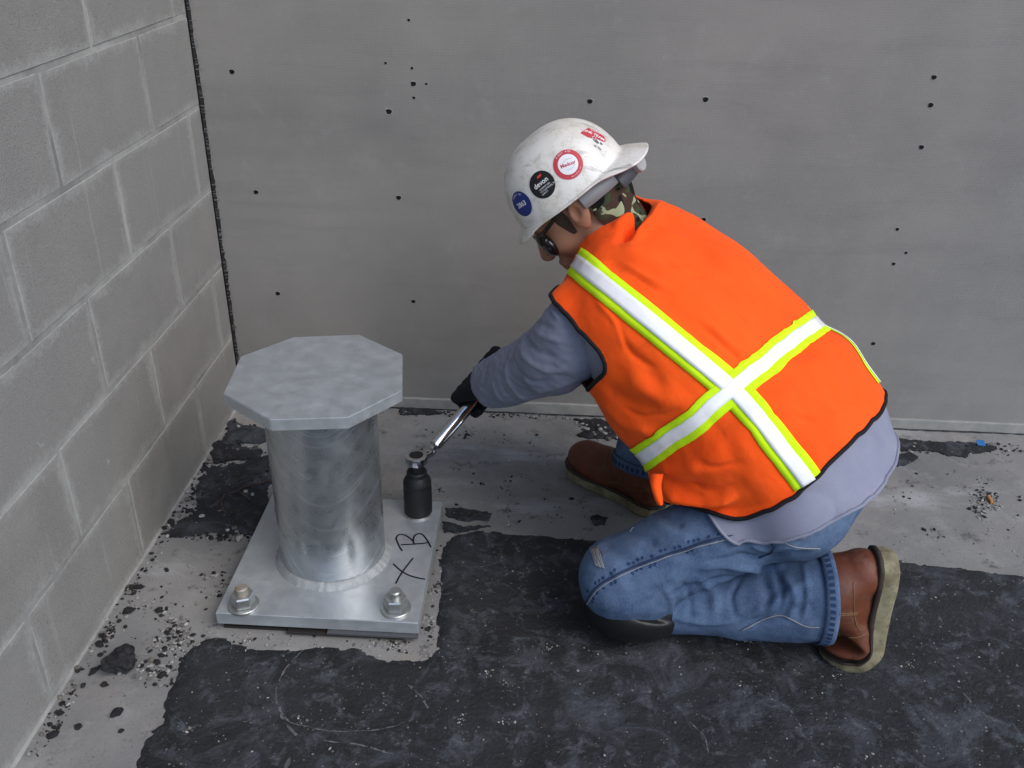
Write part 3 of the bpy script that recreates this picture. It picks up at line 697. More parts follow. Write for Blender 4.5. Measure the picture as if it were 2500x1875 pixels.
M['shirt']=fabric('shirt_cloth',(.215,.225,.300),(.27,.28,.355),650)
M['glove']=fabric('glove_black',(.0085,.009,.012),(.013,.0135,.017),500,.8,.25); M['glove_logo']=plain('glove_logo',(.03,.12,.25),.6)
M['sole']=NT('boot_sole',.75,spec=.3); k=M['sole']; k.color(k.mix(k.ramp(k.noise(25,5,.65),(.35,0),(.7,1)),(.13,.112,.062),(.31,.28,.175))); k.color(k.mix(k.ramp(k.noise(60,5,.7),(.55,0),(.7,.7)),k.b.inputs['Base Color'].links[0].from_socket,(.06,.05,.04))); k.bump(k.noise(120,3),.3,.001); M['sole']=k.m
M['welt']=plain('boot_welt',(.035,.024,.018),.7); M['lens']=NT('lens',.12,spec=.6).color((.008,.008,.009)).m; M['hair']=plain('hair',(.035,.022,.016),.8)
M['strap']=plain('hat_strap',(.20,.205,.215),.5); M['strapd']=plain('hat_strap_dark',(.055,.06,.068),.5); M['knob']=plain('hat_knob',(.33,.34,.35),.45)
M['fade']=fabric('seam_fade',(.022,.045,.115),(.03,.06,.14),500); M['pad']=NT('knee_pad_rubber',.42,spec=.4).color((.010,.010,.011)).m
M['stitch']=plain('stitch',(.27,.28,.30),.9); M['dkdenim']=plain('seam_denim',(.02,.04,.10),.95)

# ================================================================== the worker: frame and joints
BF=unit([-.85,.53,0]); BR=v3(BF[1],-BF[0],0); ZZ=v3(0,0,1); LN=R_(52)
BS=math.cos(LN)*ZZ+math.sin(LN)*BF; BB=math.sin(LN)*ZZ-math.cos(LN)*BF
BC=v3(1.345,-.765,.34)
def loc(u,v,w): return BC+u*BR+v*BS+w*BB
HL_=BC-.09*BR; HR_=BC+.09*BR; KL=v3(1.008,-.848,.128); AL=v3(1.400,-.866,.160); KR=v3(1.15,-.33,.49); AR=v3(1.10,-.43,.12)
SL=v3(.905,-.700,.605); EL=gd(1192,778,1.765); SR=loc(.19,.47,-.03); ER=v3(.955,-.38,.39)
GP=v3(SX,SY,WZ)+hs                       # start of wrench handle tube
HANDL=GP+HDIR*.160; HANDR=GP+HDIR*.238
def grip(hp_,elbow):
    e=unit(elbow-hp_); e=unit(e-HDIR*(e@HDIR)); n_=np.cross(HDIR,e); return e,-n_
eL,nL=grip(HANDL,EL); eR,nR=grip(HANDR,ER)
WL=HANDL+eL*.088+nL*.010; WR=HANDR+eR*.088+nR*.030
# head
def frame(h,p):
    h=unit([*h,0.]); c,s=math.cos(R_(p)),math.sin(R_(p)); f=c*h-s*ZZ; u=s*h+c*ZZ; return f,np.cross(u,f),u
HF,HLt,HU=frame((-1,.08),46); HO=gd(1240,462,1.715)-.074*HLt-.008*HU
TF,TL,TU=frame((-1,.08),41); TO=gd(1233,405,1.78)
NB=loc(0.0,.550,.035)
def hl(P): q=P-HO; return np.stack([q@HF,q@HLt,q@HU],1)
def sd_cran(q): return ell(q,(-.012,0,.042),(.098,.076,.088))
def sd_head(P):
    q=hl(P); a=q.copy(); a[:,1]=np.abs(a[:,1])
    d=sd_cran(q); d=smin(d,ell(a,(.042,0,-.012),(.055,.060,.075)),.03)
    d=smin(d,cone(a,(.0,.050,-.055),(.074,.012,-.098),.020,.018),.028); d=smin(d,ell(a,(.080,0,-.098),(.018,.02,.016)),.02)
    d=smin(d,ell(a,(.062,.043,-.022),(.022,.018,.018)),.022); d=smin(d,cone(a,(.086,.006,.030),(.078,.042,.030),.012,.010),.014)
    d=smin(d,cone(a,(.098,0,.012),(.117,0,-.030),.0075,.0115),.010); d=smin(d,ell(a,(.109,.0115,-.036),(.011,.007,.007)),.006)
    d=smin(d,ell(a,(.088,0,-.066),(.018,.026,.022)),.014); d=smin(d,cone(a,(.104,0,-.061),(.096,.020,-.063),.0065,.004),.005); d=smin(d,cone(a,(.102,0,-.074),(.095,.018,-.071),.007,.004),.005)
    d=np.maximum(d,-ell(a,(.100,.033,.006),(.018,.017,.012))); d=smin(d,ell(a,(.079,.033,.004),(.013,.013,.013)),.003)
    ca,sa=math.cos(.30),math.sin(.30); ax=[(ca,0,sa),(0,1,0),(-sa,0,ca)]
    e=ell(a,(-.010,.079,.006),(.019,.0095,.031),ax); e=np.maximum(e,-ell(a,(-.006,.0915,.010),(.0115,.009,.018),ax)); e=smin(e,ell(a,(-.004,.075,-.02),(.009,.006,.010)),.006)
    e=smin(e,cone(a,(.004,.078,.004),(.003,.078,-.006),.005,.004),.003)
    d=smin(d,e,.005)
    return d
def sd_body(P):
    d=sd_head(P)
    d=smin(d,cone(P,HO-.03*HF-.045*HU,NB,.054,.062),.03)
    t=cone(P,HL_-.02*BS,HR_-.02*BS,.070,.070); t=smin(t,cone(P,BC,loc(0,.2,.0),.085,.10),.05); t=smin(t,cone(P,loc(-.07,.26,0),loc(.07,.26,0),.10,.10),.06); t=smin(t,cone(P,loc(-.07,.40,.01),loc(.07,.40,.01),.095,.095),.05)
    t=smin(t,cone(P,loc(-.13,.46,-.01),loc(.13,.46,-.01),.06,.06),.05)
    d=smin(d,t,.03)
    for a,b,c,h in ((SL,EL,WL,HANDL+nL*.03),(SR,ER,WR,HANDR+nR*.03)):
        l=cone(P,a,b,.048,.036); l=smin(l,cone(P,b,c,.036,.024),.02); l=smin(l,cone(P,c,h,.020,.008),.012); d=smin(d,l,.03)
    for a,b,b2,c in ((HL_,KL+v3(.02,0,.0),KL+v3(.10,.010,-.048),AL+v3(0,0,-.018)),(HR_,KR,KR,AR)):
        l=cone(P,a-.02*BS,b,.056,.040); l=smin(l,cone(P,b,b2,.036,.034),.01) if b2 is not b else l; l=smin(l,cone(P,b2,c,.034,.030),.01); d=smin(d,l,.03)
    return d
V,F=surf(sd_body,(.60,-1.0,.02),(1.55,-.1,.98),.0032)
person=mesh_obj('person',V-BC*[1,1,0],F,M['skin'],None,True); person.location=(BC[0],BC[1],0)
tag(person,'kneeling worker in orange safety vest and white hard hat turning a wrench','person')
POFF=v3(BC[0],BC[1],0)
def pobj(name,V,F,mat,parent=None,smooth=True,**k):
    return mesh_obj(name,np.asarray(V)-POFF,F,mat,parent or person,smooth,**k)

# ------------------------------------------------------------------ torso loft: shared by shirt and vest
RING=np.array([ # v, cu, cw, a, bback, bfront
 (-.20,.005,-.012,.120,.090,.090),(-.16,.002,-.008,.165,.120,.120),(-.10,.006,0,.182,.136,.140),(-.04,.026,0,.198,.147,.158),(.02,.036,0,.216,.163,.186),(.10,.034,0,.240,.167,.226),
 (.15,.026,.003,.243,.166,.228),(.20,.020,.008,.238,.161,.218),(.30,-.012,.016,.230,.157,.193),(.40,-.022,.014,.224,.148,.166),(.47,-.010,.004,.222,.133,.143),(.515,.004,.000,.202,.122,.122),(.548,.014,.002,.166,.110,.100),(.575,.022,.012,.122,.090,.082),(.600,.022,.024,.090,.058,.066),(.625,.018,.034,.076,.044,.056)])
NT_,NV=320,230
def loft(v0,v1,grow=0.,nv=NV,nt=NT_):
    vv=np.linspace(v0,v1,nv); k=np.interp(vv,RING[:,0],np.arange(len(RING)))
    cr=cat_rom(RING,40); kk=np.linspace(0,len(RING)-1,len(cr)); r=np.stack([np.interp(k,kk,cr[:,i]) for i in range(6)],1)
    th=np.linspace(0,2*np.pi,nt,endpoint=False); c,s=np.cos(th),np.sin(th); e=.86; c=np.sign(c)*np.abs(c)**e; s=np.sign(s)*np.abs(s)**e
    U=r[:,1:2]+(r[:,3:4]+grow)*c; W=r[:,2:3]+np.where(s>0,r[:,4:5]+grow,r[:,5:6]+grow)*s
    P=BC+U[...,None]*BR+r[:,0][:,None,None]*BS+W[...,None]*BB
    Q=[((j+1)*nt+i,(j+1)*nt+(i+1)%nt,j*nt+(i+1)%nt,j*nt+i) for j in range(nv-1) for i in range(nt)]
    return P.reshape(-1,3),np.array(Q),np.repeat(vv,nt),np.tile(th,nv)
def curve_v(tree,Vv,Vt,kd,pts,shift=0.):
    P=hits(tree,pts,12); out=[]
    for p in P: i=int(np.argmin(((kd-p)**2).sum(1))); out.append((Vt[i],Vv[i]))
    return np.array(out)
LV,LQ_,Lv,Lt=loft(-.19,.622,.004)
def cap(V_,c,R,kk=.012):
    d=V_-c; L=np.linalg.norm(d,axis=1); push=kk*np.log1p(np.exp(np.clip((R-L)/kk,-30,30))); return V_+d/L[:,None]*push[:,None]*(L<R*2.2)[:,None]
LV=cap(cap(LV,SL,.066),SR,.066)
LT=bvh(LV,LQ_)
hem=curve_v(LT,Lv,Lt,LV,[(1914,868),(1890,905),(1840,955),(1790,1005),(1720,1070),(1650,1108),(1590,1124),(1530,1116),(1480,1100),(1440,1085)])
ht,hv=hem[:,0],hem[:,1]; o_=np.argsort(ht); ht,hv=ht[o_],hv[o_]
print('hem',[(round(math.degrees(a)),round(b,3)) for a,b in zip(ht[::12],hv[::12])])
def vhem(t):
    d=np.degrees(t)%360; lo,hi=np.degrees(ht[0]),np.degrees(ht[-1]); x=np.concatenate([np.degrees(ht)-360,np.degrees(ht),np.degrees(ht)+360]); return np.interp(d,x,np.tile(hv,3))
def sd_jeans(P):
    d=cone(P,HL_-.02*BS,HR_-.02*BS,.098,.098)
    th=cone(P,HL_+v3(-.01,.015,-.025),KL+v3(.014,0,.016),.090,.079); th=smin(th,cone(P,KL+v3(.006,0,.008),KL+v3(.045,0,.004),.078,.074),.02)
    shn=smin(cone(P,KL+v3(.09,.012,-.048),KL+v3(.24,.006,-.030),.064,.066),cone(P,KL+v3(.24,.000,-.030),AL+v3(.02,-.006,-.010),.072,.090),.01)
    l=smin(th,shn,.003); d=smin(d,l,.02)
    r2=cone(P,HR_,KR,.095,.082); r2=smin(r2,cone(P,KR,AR+v3(-.0,.0,.02),.085,.080),.02); d=smin(d,r2,.03)
    return d

def drape(V_,m_):
    e=1e-3
    for _ in range(3):
        d=sd_jeans(V_); g_=np.stack([sd_jeans(V_+e*a)-sd_jeans(V_-e*a) for a in np.eye(3)],1); g_/=np.linalg.norm(g_,axis=1)[:,None]+1e-9
        V_=V_+g_*np.maximum(0,m_-d)[:,None]
    return V_
# ---- shirt: loft body plus sleeves, grown as one surface
def sd_shirt_arm(P):
    d=1e9*np.ones(len(P))
    for a,b,c,e in ((SL,EL,WL,eL),(SR,ER,WR,eR)):
        c2=c+e*.012
        l=cone(P,a,b,.056,.054); l=smin(l,cone(P,b,c2,.053,.047),.03)
        if a is SL: l=smin(l,cone(P,gd(1246,748,1.715),c2,.064,.047),.04)
        d=np.minimum(d,l)
    return d
SV,SF=surf(sd_shirt_arm,(.60,-.95,.2),(1.3,-.15,.78),.0042)
SV=relax(SV,SF,1)
def cuff(P): return np.maximum(.0-((P-(WL+eL*-.012))@unit(EL-WL)), -1)
f=np.where(np.linalg.norm(SV-WL,axis=1)<.10,-((SV-(WL+eL*.034))@unit(EL-WL)),-1.)
SV,SF=clip(SV,SF,f)
f=np.where(np.linalg.norm(SV-WR,axis=1)<.13,-((SV-(WR+eR*.05))@unit(ER-WR)),-1.)
SV,SF=clip(SV,SF,f)
N=vnorm(SV,SF); SV=SV+N*(vnoise(SV,24,1.7)*.003+vnoise(SV*[1,1,2.2],48,6.)*.0014)[:,None]
SV=folds(SV,SF,[([(1062,815),(1072,850),(1095,878)],.005,.003),([(1078,795),(1088,845),(1120,872)],.006,-.0045),([(1092,782),(1100,825),(1135,862),(1180,860)],.007,.005),([(1108,770),(1118,800),(1150,825),(1200,822)],.006,-.0045),([(1122,752),(1140,778),(1180,800),(1235,798)],.007,.0045),
 ([(1135,735),(1160,760),(1205,772)],.006,-.004),([(1148,705),(1175,728),(1220,740)],.006,.0035),([(1128,712),(1138,738),(1158,752)],.005,-.005),([(1165,648),(1185,662),(1210,690)],.005,.004),([(1150,690),(1170,700),(1200,715)],.005,-.003),([(1150,850),(1200,838),(1260,812)],.008,.003)])
BV,BQ,bv,bt=loft(-.185,.50,-.004,200,300)
sh=vhem(bt)
shem=curve_v(LT,Lv,Lt,LV,[(1938,1000),(1900,1062),(1830,1112),(1740,1146),(1650,1157),(1560,1148),(1500,1118),(1455,1095)])
st_,sv_=shem[:,0],shem[:,1]; o_=np.argsort(st_); st_,sv_=np.degrees(st_[o_]),sv_[o_]
print('shirt hem',[(round(a),round(b,3)) for a,b in zip(st_[::12],sv_[::12])])
svh=np.interp(np.degrees(bt)%360,np.r_[st_-360,st_,st_+360],np.tile(sv_,3))
BV=BV+vnorm(BV,BQ)*(vnoise(BV,9,4.)*.003-.014*np.clip((bv-.03)/.05,0,1))[:,None]
BV=drape(BV,.008); BV,BF2=clip(BV,BQ,svh-bv)
mb=MB(); mb.add(SV,SF); mb.add(BV,BF2)
shirt=pobj('shirt',np.vstack(mb.V),mb.F,M['shirt']); solid(shirt,.0025)
for L in loops(BF2):
    P=BV[L]
    if len(P)>60 and P[:,2].mean()<.42:
        V_,F_=tube(resample(np.vstack([P,P[:1]]),.008),.0034,6,caps=False); pobj('shirt_hem',V_,F_,M['shirt'],shirt)

# ---- vest
VV,VQ,vv_,vt_=LV.copy(),LQ_,Lv,Lt
N=vnorm(VV,VQ)
tq=(VV-BC)@np.stack([BR,BS*.45,BB],1); VV=VV+N*(vnoise(VV,7,2.2)*.0035+vnoise(tq,19,7.7)*.0030+vnoise(tq,45,1.7)*.0007)[:,None]
# waist tape pulls the cloth in a little
wst=curve_v(LT,Lv,Lt,LV,[(1392,985),(1480,928),(1560,862),(1640,795),(1720,730),(1775,690)])
wt,wv=wst[:,0],wst[:,1]; o_=np.argsort(wt); wt,wv=np.degrees(wt[o_]),wv[o_]
def vwaist(d): return np.interp(d%360,np.r_[wt-360,wt,wt+360],np.tile(wv,3))
print('waist',[(round(a),round(b,3)) for a,b in zip(wt[::10],wv[::10])])
dw=vv_-vwaist(np.degrees(vt_)); VV=VV-N*(.010*np.exp(-(dw/.035)**2))[:,None]+N*(.006*np.exp(-((dw+.075)/.04)**2))[:,None]
VV=drape(VV,.014)
_fine=[([(1330,560),(1400,600),(1455,625)],.005,.0035),([(1345,575),(1410,618),(1460,640)],.004,-.003),([(1420,560),(1480,590),(1530,600)],.005,-.003),([(1500,690),(1560,745),(1610,790)],.005,-.0035),([(1520,690),(1575,740),(1620,775)],.005,.003),([(1400,470),(1440,500),(1500,520)],.006,.004),([(1330,690),(1360,760),(1420,800)],.005,-.0035),([(1280,640),(1330,700),(1350,760)],.005,.003),([(1340,880),(1390,900),(1450,890)],.004,-.004),([(1500,990),(1540,1010),(1600,1000)],.005,-.004),([(1470,1040),(1530,1060),(1590,1045)],.004,-.004),([(1700,880),(1760,900),(1830,890)],.005,.003),([(1760,800),(1800,850),(1860,870)],.005,-.003),([(1620,640),(1660,690),(1720,700)],.006,.003)]
VV=folds(VV,VQ,_fine+[([(1398,432),(1388,465),(1362,500),(1338,522)],0.0092,-0.0260),([(1432,432),(1412,462),(1388,492),(1362,522)],0.0099,0.0169),([(1372,440),(1350,470),(1325,498)],0.0107,0.0073),
 ([(1345,520),(1380,555),(1440,585),(1500,610)],0.0168,0.0055),([(1300,560),(1350,590),(1420,640)],0.0153,-0.0045),([(1450,600),(1520,660),(1590,720)],0.0229,0.0045),([(1395,600),(1470,690),(1560,770)],0.0153,-0.0036),([(1500,520),(1560,590),(1640,650)],0.0229,-0.0045),
 ([(1425,1058),(1480,1074),(1545,1080),(1600,1066)],0.0099,0.0182),([(1440,1088),(1500,1097),(1560,1100)],0.0077,-0.0028),([(1430,1035),(1470,1050),(1530,1052)],0.0107,-0.0082),([(1420,1015),(1470,1020),(1520,1005)],0.0122,0.0064),
 ([(1300,830),(1360,870),(1430,880)],0.0168,-0.0064),([(1290,850),(1350,915),(1420,930)],0.0168,0.0073),([(1350,800),(1400,850),(1470,880)],0.0192,0.0055),([(1330,740),(1390,790),(1440,850)],0.0153,-0.0045),
 ([(1640,880),(1690,930),(1720,1000)],0.0138,-0.0045),([(1660,900),(1730,960),(1790,980)],0.0229,0.0055),([(1800,740),(1830,800),(1850,880)],0.0192,-0.0045),([(1560,930),(1590,1000),(1600,1060)],0.0153,-0.0027),([(1650,800),(1720,790),(1800,770)],0.0153,0.0036)])
# armholes: rear edge from the photograph, mirrored to the front and to the other side, in (angle, v)
arm=curve_v(LT,Lv,Lt,LV,[(1172,628),(1210,665),(1250,710),(1285,748),(1306,778),(1308,800),(1296,815)])
ad=np.degrees(arm[:,0]); av=arm[:,1]; print('armhole',[(round(a),round(b,3)) for a,b in zip(ad[::8],av[::8])])
def hole(t,v):
    """negative inside the armhole: closed outline around the side of the body"""
    d=np.degrees(t)%360
    def one(dd):   # left side, centre near 180 deg
        vb=np.min(av); vt=.60; s=np.clip((v-vb)/(max(av)-vb),0,1); o=np.argsort(av); rear=np.interp(v,av[o],ad[o]); front=2*max(ad)-rear+18
        return np.maximum(np.maximum(rear-dd,dd-front)/60,np.maximum(vb-v,v-.543)*3)
    return np.minimum(one(d),one((180-d)%360))
fa=-hole(vt_,vv_)
fh=vhem(vt_)-vv_
nk=np.linalg.norm(np.cross(VV-NB,unit(HO-NB)),axis=1)
vax=unit(HO-.04*HF-.06*HU-NB); nrel=VV-NB; nd=np.linalg.norm(nrel-np.outer(nrel@vax,vax),axis=1); fn=np.where(nrel@vax>.012,.064-nd,-1); fn=np.maximum(fn,(VV-loc(.02,.612,.03))@unit(BS*.8+BF*.35+BB*.1))
fall=np.maximum(np.maximum(fa,fh),fn)
CV,CF3=clip(VV,VQ,fall)
# drop stray islands is not needed: one connected shell
vest=pobj('safety_vest',CV,CF3,M['orange']); solid(vest,.003)
for L in loops(CF3):
    P=CV[L]
    if len(P)<40 or np.linalg.norm(P.mean(0)-NB)<.11: continue
    P=np.vstack([P,P[:1]]); P=resample(P,.006); 
    for _ in range(2): P[1:-1]=.5*P[1:-1]+.25*(P[:-2]+P[2:])
    V_,F_=tube(P,.0042,8,caps=False); pobj('binding',V_,F_,M['binding'],vest)
CT=bvh(CV,CF3)
def at_tv(d,v):
    """surface point of the vest at (angle deg, v)"""
    j=np.clip((v-Lv[0])/(Lv[-1]-Lv[0])*(NV-1),0,NV-1); i=(d%360)/360*NT_
    return VV[int(round(float(j)))*NT_+int(round(float(i)))%NT_]
def lay(name,P,wl,ws,ends=True):
    P=resample(P,.006)
    for _ in range(3): P[1:-1]=.5*P[1:-1]+.25*(P[:-2]+P[2:])
    V_,F_=ribbon(P,CT,wl,.0022 if name=='waist_tape' else .0012,7); o=pobj(name,V_,F_,M['lime'],vest); solid(o,.0012)
    V_,F_=ribbon(P,CT,ws,.0042 if name=='waist_tape' else .0032,5); o2=pobj('reflective_strip',V_,F_,M['silver'],vest); solid(o2,.001)
    return o
dd=np.arange(0,361,3.); wl_=np.array([at_tv(d,vwaist(d)) for d in dd]); lay('waist_tape',wl_,.054,.026)
s1=hits(CT,[(1228,552),(1300,610),(1400,690),(1500,772),(1572,832)],14); s2=hits(CT,[(1600,858),(1640,905),(1690,970),(1730,1020),(1752,1052)],14)
lay('shoulder_tape',np.vstack([s1,s2]),.054,.026)
def uvw(P): q=P-BC; return q@BR,q@BS,q@BB
u1,v1,w1=uvw(np.vstack([s1,s2])); uu=np.interp
# the twin tape over the other shoulder and both chest tapes
def mirror(side,back,du):
    out=[]
    for v in np.linspace(.50,.0,40):
        uc=RING[:,1]; cu=np.interp(v,RING[:,0],uc); u=np.interp(v,v1[::-1],u1[::-1]) if v1[0]>v1[-1] else np.interp(v,v1,u1)
        u=(-u if side>0 else u)+du
        if not back: u=.085*side; v=v-.04
        h=CT.ray_cast(Vector(loc(u,v,.6 if back else -.6)),Vector(-BB if back else BB))
        if h[0] is not None and (back or (np.array(h[0])-BC)@BB<.0) and v>np.interp(0,[0,1],[.03,.03]): out.append(np.array(h[0]))
    return np.array(out)
for sd_,bk,du in ((1,True,.02),(1,False,0.),(-1,False,0.)):
    P=mirror(sd_,bk,du)
    if len(P)>5: lay('shoulder_tape',P,.054,.026)
# loose side tab below the waist tape
tb=[gd(1414,1040,1.66),gd(1408,1060,1.655),gd(1418,1088,1.65),gd(1432,1075,1.65)]
tabP=cat_rom([gd(1420,1025,1.67),gd(1417,1050,1.655),gd(1422,1075,1.65),gd(1426,1090,1.655)],8); V_=[];F_=[]
for i,p in enumerate(tabP): w=.0085*(1-i/len(tabP))**.6+.0015; V_+= [p-CR*w,p+CF*-.004,p+CR*w]
for i in range(len(tabP)-1):
    for k in range(2): a=i*3+k; F_.append((a,a+1,a+4,a+3))
solid(pobj('side_tab',np.array(V_),F_,M['orange'],vest),.0025)

# ------------------------------------------------------------------ jeans
JV,JF=surf(sd_jeans,(.86,-1.0,.0),(1.56,-.2,.62),.0046); JV=relax(JV,JF,1)
f=np.where((JV[:,0]>1.25)&(JV[:,2]<.26)&(JV[:,1]<-.66),JV[:,0]-1.396+.05*(JV[:,2]-.12),-1.); JV,JF=clip(JV,JF,f)     # near cuff
shd=unit(KR-AR); f=np.where((np.linalg.norm(JV-AR,axis=1)<.2),-((JV-AR)@shd-.0)-.012*np.sin(JV[:,0]*90)*0,-1.); JV,JF=clip(JV,JF,f)
f=.028-JV[:,2]; JV[:,2]=np.maximum(JV[:,2],.008)
N=vnorm(JV,JF); JV=JV+N*(vnoise(JV,15,3.3)*.003+vnoise(JV*[1,1,1],34,5.)*.0012)[:,None]
JV=folds(JV,JF,[([(1480,1200),(1560,1160),(1630,1150)],0.0076,0.0058),([(1600,1160),(1650,1185),(1700,1178),(1760,1185)],0.0064,0.0087),([(1580,1195),(1640,1205),(1700,1195)],0.0057,-0.0078),([(1560,1225),(1640,1228),(1720,1215)],0.0076,0.0078),([(1440,1290),(1520,1260),(1600,1245)],0.0089,-0.0068),
 ([(1500,1245),(1540,1280),(1545,1330)],0.0089,0.0068),([(1640,1240),(1660,1290),(1640,1340)],0.0089,-0.0058),([(1690,1240),(1720,1290),(1700,1345)],0.0076,0.0068),([(1620,1330),(1680,1300),(1750,1250)],0.0102,0.0078),([(1600,1350),(1680,1330),(1760,1300)],0.0076,-0.0078),
 ([(1440,1330),(1520,1345),(1600,1340)],0.0064,0.0058),([(1300,1140),(1360,1150),(1420,1180)],0.0127,-0.0039),([(1280,1190),(1330,1230),(1350,1290)],0.0127,0.0039),([(1400,1110),(1450,1150),(1500,1170)],0.0127,0.0049),([(1560,1180),(1600,1172),(1640,1165)],0.0038,-0.0058),([(1600,1250),(1580,1290),(1590,1340)],0.0051,-0.0043),([(1670,1225),(1690,1280),(1675,1330)],0.0051,-0.0050),([(1735,1215),(1745,1280),(1735,1345)],0.0051,0.0043),([(1430,1260),(1450,1300),(1445,1350)],0.0059,0.0036),([(1470,1250),(1490,1290),(1488,1350)],0.0051,-0.0043),
 ([(1380,1160),(1450,1195),(1520,1200)],0.0085,-0.0036),([(1300,1170),(1340,1200),(1400,1225)],0.0085,-0.0029),([(1420,1080),(1440,1120),(1480,1140)],0.0068,-0.0043),([(1520,1215),(1590,1205),(1650,1212)],0.0051,-0.0050),([(1500,1230),(1580,1222),(1680,1230)],0.0051,0.0043),([(1330,1280),(1400,1262),(1470,1235)],0.0076,0.0029)])
jeans=pobj('jeans',JV,JF,M['denim']); solid(jeans,.0022)
JT_=bvh(JV,JF)
for L in loops(JF):
    P=JV[L]
    if len(P)<40: continue
    nearc=P[:,0].mean()>1.3
    P=resample(np.vstack([P,P[:1]]),.006); V_,F_=ribbon(np.roll(P[:-1],0,0)+( v3(-.012,0,0) if nearc else shd*.012),JT_,.024,.0022,4); V_=np.asarray(V_); V_+= (vnoise(V_,70,1.)*.0018)[:,None]*v3(.3,.3,.3)
    o=pobj('hem_cuff',V_,F_,M['denim'],jeans); solid(o,.0025)
    cp=np.asarray(V_).reshape(-1,4,3); mb=MB()
    for i in range(0,len(cp)-2,2):
        c_=cp[i:i+2,1:3]; N0=np.array([np.array(JT_.find_nearest(Vector(q))[1]) for q in c_.reshape(-1,3)]).reshape(2,2,3); mb.add((c_+N0*.0034).reshape(-1,3),[(0,1,3,2)])
    o=mb.obj('cuff_fade',M['fade'],jeans); o.data.transform(Matrix.Translation(Vector(-POFF))); solid(o,.001,0); o['kind']='stuff'
def seam(px,w=.003,mat='dkdenim',off=.0012,nm='seam'):
    P=hits(JT_,px,10)
    if len(P)<3: return
    P=resample(P,.006); V_,F_=ribbon(P,JT_,w,off,3); solid(pobj(nm,V_,F_,M[mat],jeans),.001)
sm=[(1266,1300),(1290,1268),(1340,1238),(1420,1205),(1500,1178),(1580,1155),(1600,1148)]
seam(sm,.0035); seam([(x+3,y+5) for x,y in sm],.0016,'stitch',.0014,'stitching')
sm=[(1610,1160),(1660,1170),(1672,1188),(1640,1205)]; seam(sm,.003); seam([(1690,1170),(1720,1182),(1770,1184)],.0022,'stitch',.0014,'stitching')
seam([(1600,1362),(1680,1330),(1740,1352),(1770,1354)],.002,'stitch',.0014,'stitching'); seam([(1612,1150),(1650,1162),(1740,1160)],.002,'stitch',.0014,'stitching')
P=hits(JT_,[(1270,1296),(1290,1268),(1340,1238),(1420,1205),(1500,1178),(1575,1156)],24); mb=MB(); P=resample(P,.0045); T=np.gradient(P,axis=0); T/=np.linalg.norm(T,axis=1)[:,None]
for i in range(2,len(P)-2,2):
    n_=np.array(JT_.find_nearest(Vector(P[i]))[1]); sdv=np.cross(n_,T[i])
    for sg in (1,-1):
        if random.random()<.35: continue
        c_=P[i]+sdv*sg*random.uniform(.006,.010); v_,f_=ribbon(np.array([c_-T[i]*.0022-sdv*sg*.002,c_,c_+T[i]*.002+sdv*sg*.002]),JT_,random.uniform(.004,.008),.0004,3); mb.add(v_,f_)
o=mb.obj('seam_fade',M['fade'],jeans,True); o.data.transform(Matrix.Translation(Vector(-POFF))); o['kind']='stuff'
# frayed rip over the knee: pale threads across a patch of skin-coloured lining
P=[hit(JT_,x,y) for x,y in [(1278,1188),(1292,1180),(1302,1200),(1306,1222),(1298,1228),(1288,1210)]]
if all(p is not None for p in P):
    N_=[np.array(JT_.find_nearest(Vector(p))[1]) for p in P]; pobj('knee_rip',[p+n*.0018 for p,n in zip(P,N_)],[tuple(range(6)),tuple(range(6))[::-1]][:1],plain('rip_lining',(.36,.20,.15),.9),jeans,False)
for i in range(9):
    t=i/8; x0,y0=1276+16*t,1184-4*t; x1,y1=1290+16*t,1222+6*t; P=[hit(JT_,x0+(x1-x0)*s+random.uniform(-1,1),y0+(y1-y0)*s) for s in np.linspace(0,1,6)]
    if all(p is not None for p in P):
        V_,F_=tube([p+.0025*np.array(JT_.find_nearest(Vector(p))[1]) for p in P],.0007,5); pobj('frayed_thread',V_,F_,M['stitch'],jeans)
for x0,y0 in [(1340,1140),(1352,1128),(1362,1150),(1400,1098)]:
    P=[hit(JT_,x0+8*s,y0-16*s+6*s*s) for s in np.linspace(0,1,6)]
    if all(p is not None for p in P):
        V_,F_=tube([p+.0015*np.array(JT_.find_nearest(Vector(p))[1]) for p in P],.0008,5); pobj('frayed_thread',V_,F_,M['stitch'],jeans)

# ------------------------------------------------------------------ knee pad
def sd_pad(P):
    c=KL+v3(.0,0,-.045); d=ell(P,c+v3(.036,0,.0),(.100,.080,.074))
    d=np.maximum(d,-(cone(P,KL+v3(.0,0,.030),KL+v3(.12,0,.03),.076,.078)))
    d=np.maximum(d,P[:,2]-.115+.25*np.maximum(0,P[:,0]-KL[0]))
    st=np.maximum(np.abs(P[:,0]-(KL[0]+.083))-.020,np.abs(cone(P,KL+v3(0,.010,-.046),KL+v3(.2,.010,-.046),.068,.068))-.003)
    d=smin(d,st,.004); rb=np.abs(np.abs(P[:,0]-KL[0]-.02)-.03)-.004
    d=np.maximum(d,.0062-P[:,2]); return d
PV,PF=surf(sd_pad,(.84,-1.0,-.02),(1.2,-.7,.28),.0034)
pobj('knee_pad',relax(PV,PF,1),PF,M['pad'])

